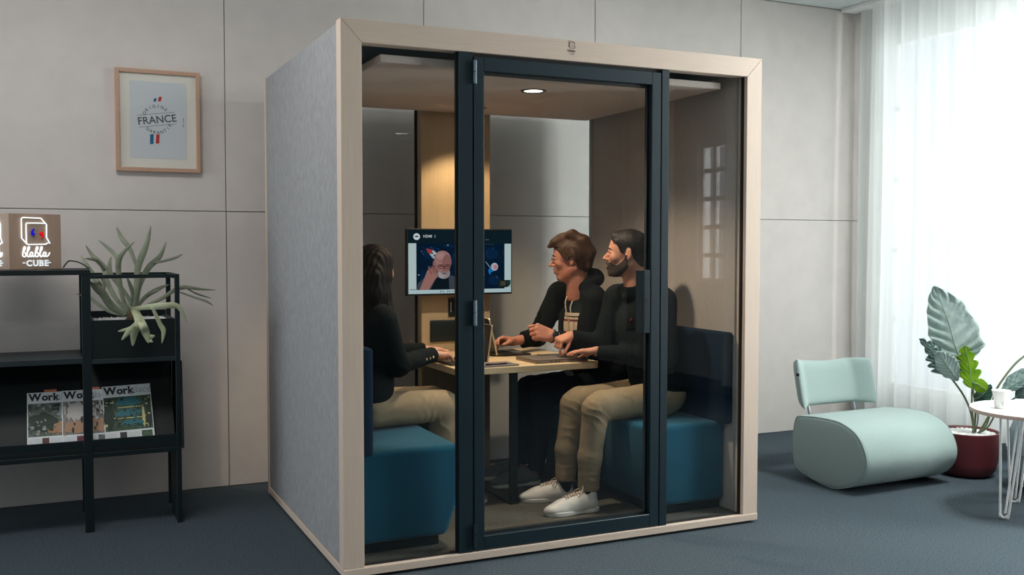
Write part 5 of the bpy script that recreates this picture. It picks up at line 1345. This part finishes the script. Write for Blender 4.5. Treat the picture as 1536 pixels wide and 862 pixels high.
    seat_clip(F); v, f = F.mesh(); finish('jeans', (clamp(shift(v, .003, 40, 3)), f), jean, par)
    shoe((1.10, 1.0), (1.37, .985), par, greysh, sneak, lace=False); shoe((1.10, 1.20), (1.37, 1.175), par, greysh, sneak, lace=False)
    return par

# ------------------------------------------------------------------ woman
def person_woman():
    par = thing('person', 'woman with long dark hair in a black blazer and beige trousers, typing', 'person', (.30, .72, .489))
    pel = np.array([.30, .72, .60]); chest = np.array([.345, .72, .90]); nb_ = np.array([.365, .735, 1.06]); hc = np.array([.372, .765, 1.235])
    sR, sL = np.array([.35, .555, 1.005]), np.array([.34, .90, 1.005])
    eR, wR = np.array([.43, .60, .79]), np.array([.680, .800, .809]); eL, wL = np.array([.46, .96, .80]), np.array([.700, .965, .816])
    hipR, hipL = np.array([.31, .645, .575]), np.array([.31, .80, .575]); kR, kL = np.array([.70, .70, .565]), np.array([.70, .87, .565]); aR, aL = np.array([.70, .72, .12]), np.array([.70, .88, .12])
    R = headframe((.84, .53, -.10))
    H = head_field(hc, R, nb_+np.array([0, 0, -.03]), nose=.9, jaw=.85, S=.95); Hd = H.D.copy()
    Fb = Field((.14, .45, .05), (.84, 1.06, 1.15), .008)
    Fb.ell(chest, (.08, .12, .15), k=.05); Fb.ell(pel, (.10, .14, .09), k=.05); Fb.cone(pel, chest, .08, .085, .05)
    capsule_pts(Fb, [(sR, eR, .036, .03), (eR, wR, .03, .02), (sL, eL, .036, .03), (eL, wL, .03, .02), (hipL, kL, .062, .045), (kL, aL, .042, .03), (hipR, kR, .062, .045), (kR, aR, .042, .03), (chest, nb_, .08, .045)])
    seat_clip(Fb, -1); table_clip(Fb)
    hs = []
    for w_, e_, dirv, T in ((wR, eR, (.93, .34, -.06), (-.35, .93, .1)), (wL, eL, (.98, -.12, -.05), (-.1, -.95, .1))):
        Fh = Field(w_-.09, w_+np.array([.22, .13, .08]), .0024)
        Fh.cone(w_+nrm(e_-w_)*.06, w_, .024, .019, .01)
        hand(Fh, w_, dirv, T, (0, 0, -1), [(.25, .45, .30), (.20, .50, .30), (.25, .50, .30), (.35, .50, .30)], S=.9, tdir=.4, tin=.25, spread=.09)
        hs.append(Fh.mesh())
    v, f = join(H.mesh(), Fb.mesh(), *hs); bodyo = finish('body', (v, f), skC, par); eyes(H.P, bodyo, R, .95); brow(H.P, bodyo, hairD, .95)
    # long hair
    x, y, z = local(H, hc, R)
    lo = H.lo.copy(); lo[2] = .84; hi = H.lo+(H.n-1)*H.res
    A = Field(lo, np.maximum(hi, [.55, .95, 1.4]), .0035); C = hc
    P = H.P
    A.ell(P(-.018, 0, .028), (.106, .086, .098), R, .01)
    for s_ in (1, -1):
        A.chain([P(-.005, .060*s_, .05), P(-.012, .070*s_, -.04), P(-.018, .076*s_, -.12), C+np.array([.03 if s_ < 0 else .0, -.10 if s_ < 0 else .10, -.22]), C+np.array([.055 if s_ < 0 else .02, -.105 if s_ < 0 else .12, -.315])], [.032, .032, .034, .034, .012], .03)
        A.chain([P(-.04, .045*s_, .05), P(-.07, .060*s_, -.04), P(-.075, .066*s_, -.12), C+np.array([-.05, -.085*s_ if False else (-.11 if s_ < 0 else .07), -.24]), C+np.array([-.0, -.12 if s_ < 0 else .07, -.32])], [.045, .045, .045, .036, .016], .03)
    A.chain([P(-.07, 0, .02), P(-.105, 0, -.05), P(-.11, 0, -.14), P(-.10, 0, -.24)], [.05, .045, .04, .03], .04)
    # part the hair around the face
    A.ell(P(.090, 0, -.035), (.066, .090, .110), R, .010, sub=True)
    A.box(P(.15, 0, -.02), (.05, .10, .15), R, .01, .01, sub=True)
    v, f = A.mesh()
    t = (v-C)@R; v = v+R[:, 1]*(.0022*np.sin(t[:, 0]*260+t[:, 1]*200+t[:, 2]*14))[:, None]+R[:, 0]*(.0018*np.sin(t[:, 1]*310+t[:, 2]*9))[:, None]
    finish('hair', (v, f), hairW, bodyo)
    F = Field((.12, .42, .50), (.76, 1.08, 1.16), .006)
    F.ell(chest, (.108, .165, .175), k=.05); F.ell(pel+np.array([.0, 0, .06]), (.125, .175, .12), k=.06); F.cone(pel+np.array([0, 0, .04]), chest, .12, .112, .06)
    capsule_pts(F, [(sR, eR, .060, .052), (eR, wR+(eR-wR)*.06, .050, .040), (sL, eL, .060, .052), (eL, wL+(eL-wL)*.06, .050, .038)], .03)
    F.cone(sR+np.array([0, .03, .01]), nb_+np.array([0, -.03, -.01]), .052, .045, .04); F.cone(sL+np.array([0, -.03, .01]), nb_+np.array([0, .03, -.01]), .052, .045, .04)
    F.cone(nb_, nb_+np.array([.01, 0, .1]), .058, .06, .004, sub=True)
    for w_, e_ in ((wL, eL), (wR, eR)):
        d = nrm(w_-e_); F.cone(w_+d*.03, w_+d*.12, .05, .05, .003, sub=True)
    seat_clip(F, -1); table_clip(F); v, f = F.mesh(); v = wrinkle(shift(v, .002, 24, 8), f, [(tuple(eR), (.08, .08, .08), (.8, 0, .6), 20, 0.00200, 1), (tuple((eR+wR)/2), (.09, .09, .07), tuple(wR-eR), 15, 0.00150, 2), (tuple((sR+eR)/2), (.08, .08, .1), (.2, 0, 1), 14, 0.00150, 3)]); bl = finish('blazer', (v, f), blaz, par)
    for i in range(3):
        q = wR+(eR-wR)*(.16+.10*i)+np.array([.012, -.040-.001*i, -.004]); part('cuff_button', MB().lathe([(0, -.003), (.0075, -.002), (.0075, .002), (0, .003)], seg=14).xf(Matrix.Translation(q) @ Matrix.Rotation(PI/2, 4, 'X')), plain('gold_button_%d' % i, (190, 170, 130), .35, metal=.6), bl, smooth=True)
    d = nrm(wR-eR); u = nrm(np.cross(d, (0, 0, 1))); v_ = np.cross(u, d)
    b = MB().tube([tuple(wR+d*.002+(u*math.cos(a)+v_*math.sin(a))*.027) for a in np.linspace(0, 2*PI, 24, endpoint=False)], .0055, 8, closed=True); part('shirt_cuff', b, plain('beige_cuff', (196, 180, 160), .8), bl, smooth=True)
    F = Field((.12, .50, .09), (.82, 1.0, .72), .007); F.ell(pel, (.125, .165, .10), k=.05)
    for hp, kk, aa in ((hipL, kL, aL), (hipR, kR, aR)):
        F.cone(hp, kk, .088, .074, .03); F.cone(kk+np.array([-.005, 0, -.01]), aa, .074, .068, .02, flat=True)
    seat_clip(F, -1); v, f = F.mesh(); v = wrinkle(shift(v, .003, 30, 9), f, [((.50, .62, .60), (.2, .15, .1), (.6, 0, -.8), 16, 0.00250, 1), ((.66, .66, .50), (.12, .15, .10), (.9, 0, .3), 15, 0.00300, 2)]); finish('trousers', (clamp(v, -1), f), chino, par)
    shoe((.93, .74), (.69, .72), par, greysh, sneak, lace=False, w=.038); shoe((.93, .90), (.69, .88), par, greysh, sneak, lace=False, w=.038)
    return par
person_front(); person_mid(); person_woman()

# ================================================================== THINGS ON THE TABLE
alu = plain('grey_aluminium', (150, 140, 134), .38, metal=.55); keys = plain('dark_keys', (22, 24, 26), .6); gloss = plain('dark_display', (12, 14, 16), .12)
def rbox(mb, cx, cy, w_, d_, z0, z1, rz, r=.008):
    pts = rrect(-w_/2, -d_/2, w_/2, d_/2, r, 4); c, s_ = math.cos(rz), math.sin(rz)
    return mb.prism([(cx+x*c-y*s_, cy+x*s_+y*c) for x, y in pts], 2, z0, z1)
# closed laptop under the front man's hands
lt = thing('laptop', 'closed grey laptop on the table edge under the bearded man\'s hands', 'laptop', (1.335, .775, TZ))
rz = math.radians(4); b = MB(); rbox(b, 1.335, .775, .315, .225, TZ+.001, TZ+.0125, rz); part('base', b, alu, lt, bevel=.0015)
b = MB(); rbox(b, 1.335, .775, .315, .225, TZ+.0138, TZ+.0195, rz); part('lid', b, alu, lt, bevel=.0015)
b = MB(); rbox(b, 1.335, .775, .308, .218, TZ+.0125, TZ+.0138, rz); part('gap_seal', b, 'seal', lt)
b = MB(); c, s_ = math.cos(rz), math.sin(rz)
for k, (xx, ww) in enumerate(((-.075, .012), (-.05, .012), (-.027, .008))): 
    x0, y0 = 1.335+xx*c+.1127*s_, .775+xx*s_-.1127*c; b.box((x0, y0-.0004, TZ+.0045), (x0+ww, y0+.002, TZ+.0085))
part('port', b, 'seal', lt)
RIM = plain('pale_rim', (206, 190, 164), .35, metal=.3)
def open_laptop(loc, rz, label, lean, w_=.29, d_=.205, h_=.20, mat=alu):
    """local: hinge along y at x=0, keyboard towards -x, lid leans to +x"""
    t = thing('laptop', label, 'laptop', loc, rz)
    part('base', MB().prism(rrect(-d_, -w_/2, 0, w_/2, 0.00400, 4), 2, .001, .010), mat, t, local=True, bevel=.001)
    b = MB()
    for i in range(5):
        for j in range(13): b.box((-.035-.0175*i-.015, -w_/2+.018+j*.0195, .0101), (-.035-.0175*i, -w_/2+.018+j*.0195+.017, .0112))
    part('keyboard', b, keys, t, local=True)['kind'] = 'stuff'
    part('trackpad', MB().prism(rrect(-d_+.012, -.05, -d_+.072, .05, 0.00200, 3), 2, .0101, .0104), plain('trackpad_grey', (120, 114, 110), .4), t, local=True)
    Rm = Matrix.Rotation(lean, 4, 'Y') ; Tm = Matrix.Translation((.002, 0, .008))
    lid = part('lid', MB().prism([(y, z) for y, z in rrect(-w_/2, 0, w_/2, h_, .008, 4)], 0, -.003, .003).xf(Tm @ Rm), mat, t, local=True, bevel=.001)
    part('display', MB().prism([(y, z) for y, z in rrect(-w_/2+.008, .01, w_/2-.008, h_-.008, 0.00150, 3)], 0, -.0046, -.0036).xf(Tm @ Rm), plain('brown_reflection_display', (70, 56, 44), .15), lid, local=True)  # brownish reflection on the screen is put into its base colour
    o_, i_ = rrect(-w_/2-.001, -.001, w_/2+.001, h_+.001, .008, 4), rrect(-w_/2+.002, .002, w_/2-.002, h_-.002, .006, 4); b = MB(); n = len(o_)
    vs = [(x, *q) for x in (-.0035, .0045) for q in o_]+[(x, *q) for x in (-.0035, .0045) for q in i_]; fs = []
    for k in range(n):
        k2 = (k+1) % n; fs += [(k, k2, n+k2, n+k), (2*n+k2, 2*n+k, 3*n+k, 3*n+k2), (k2, k, 2*n+k, 2*n+k2), (n+k, n+k2, 3*n+k2, 3*n+k)]
    part('lid_rim', b.add(vs, fs).xf(Tm @ Rm), RIM, lid, local=True, label='pale metal rim of the open lid')
    return t
open_laptop((.955, .90, TZ), math.radians(2), 'open laptop the woman is typing on, behind the dark door post', math.radians(8), w_=.27, d_=.20, h_=.19, mat=plain('dark_laptop_shell', (52, 50, 50), .45))
open_laptop((1.145, 1.17, TZ), math.radians(178), 'open laptop in front of the man with glasses, standing back to back with another', math.radians(13), w_=.26, d_=.20, h_=.205, mat=plain('black_laptop_shell', (34, 32, 32), .4))
tb = thing('notebook', 'thin grey notebook lying on the table near its front edge', 'notebook', (.985, .70, TZ))
b = MB(); rbox(b, .975, .693, .20, .145, TZ+.0005, TZ+.008, math.radians(3)); part('cover', b, plain('grey_notebook', (122, 116, 118), .6), tb, bevel=.001)
b = MB(); rbox(b, .977, .693, .196, .141, TZ+.002, TZ+.0065, math.radians(3), .003); part('pages', b, 'paper', tb)
pn = thing('pen', 'dark pen lying across the front edge of the grey notebook', 'pen', (.98, .652, TZ+.012))
p0, p1 = np.array([.895, .634, TZ+.0125]), np.array([1.045, .652, TZ+.0125]); d = nrm(p1-p0)
part('barrel', MB().tube([p0, p0+d*.12], .0042, 12), plain('dark_red_pen', (58, 34, 36), .4), pn, smooth=True); part('tip', MB().tube([p0+d*.12, p0+d*.135, p1], [.0042, .003, .0008], 12), 'chrome', pn, smooth=True)
part('clip', MB().box(tuple(p0+np.array([.002, -.0008, .004])), tuple(p0+np.array([.035, .0012, .0056]))), 'chrome', pn)
pd = thing('document_folder', 'pale folder lying on the table behind the closed laptop', 'folder', (1.36, 1.02, TZ))
b = MB(); rbox(b, 1.455, .99, .15, .13, TZ+.0005, TZ+.006, math.radians(-8), .004); part('folder_cover', b, plain('cream_card', (206, 188, 158), .6), pd, bevel=.001)
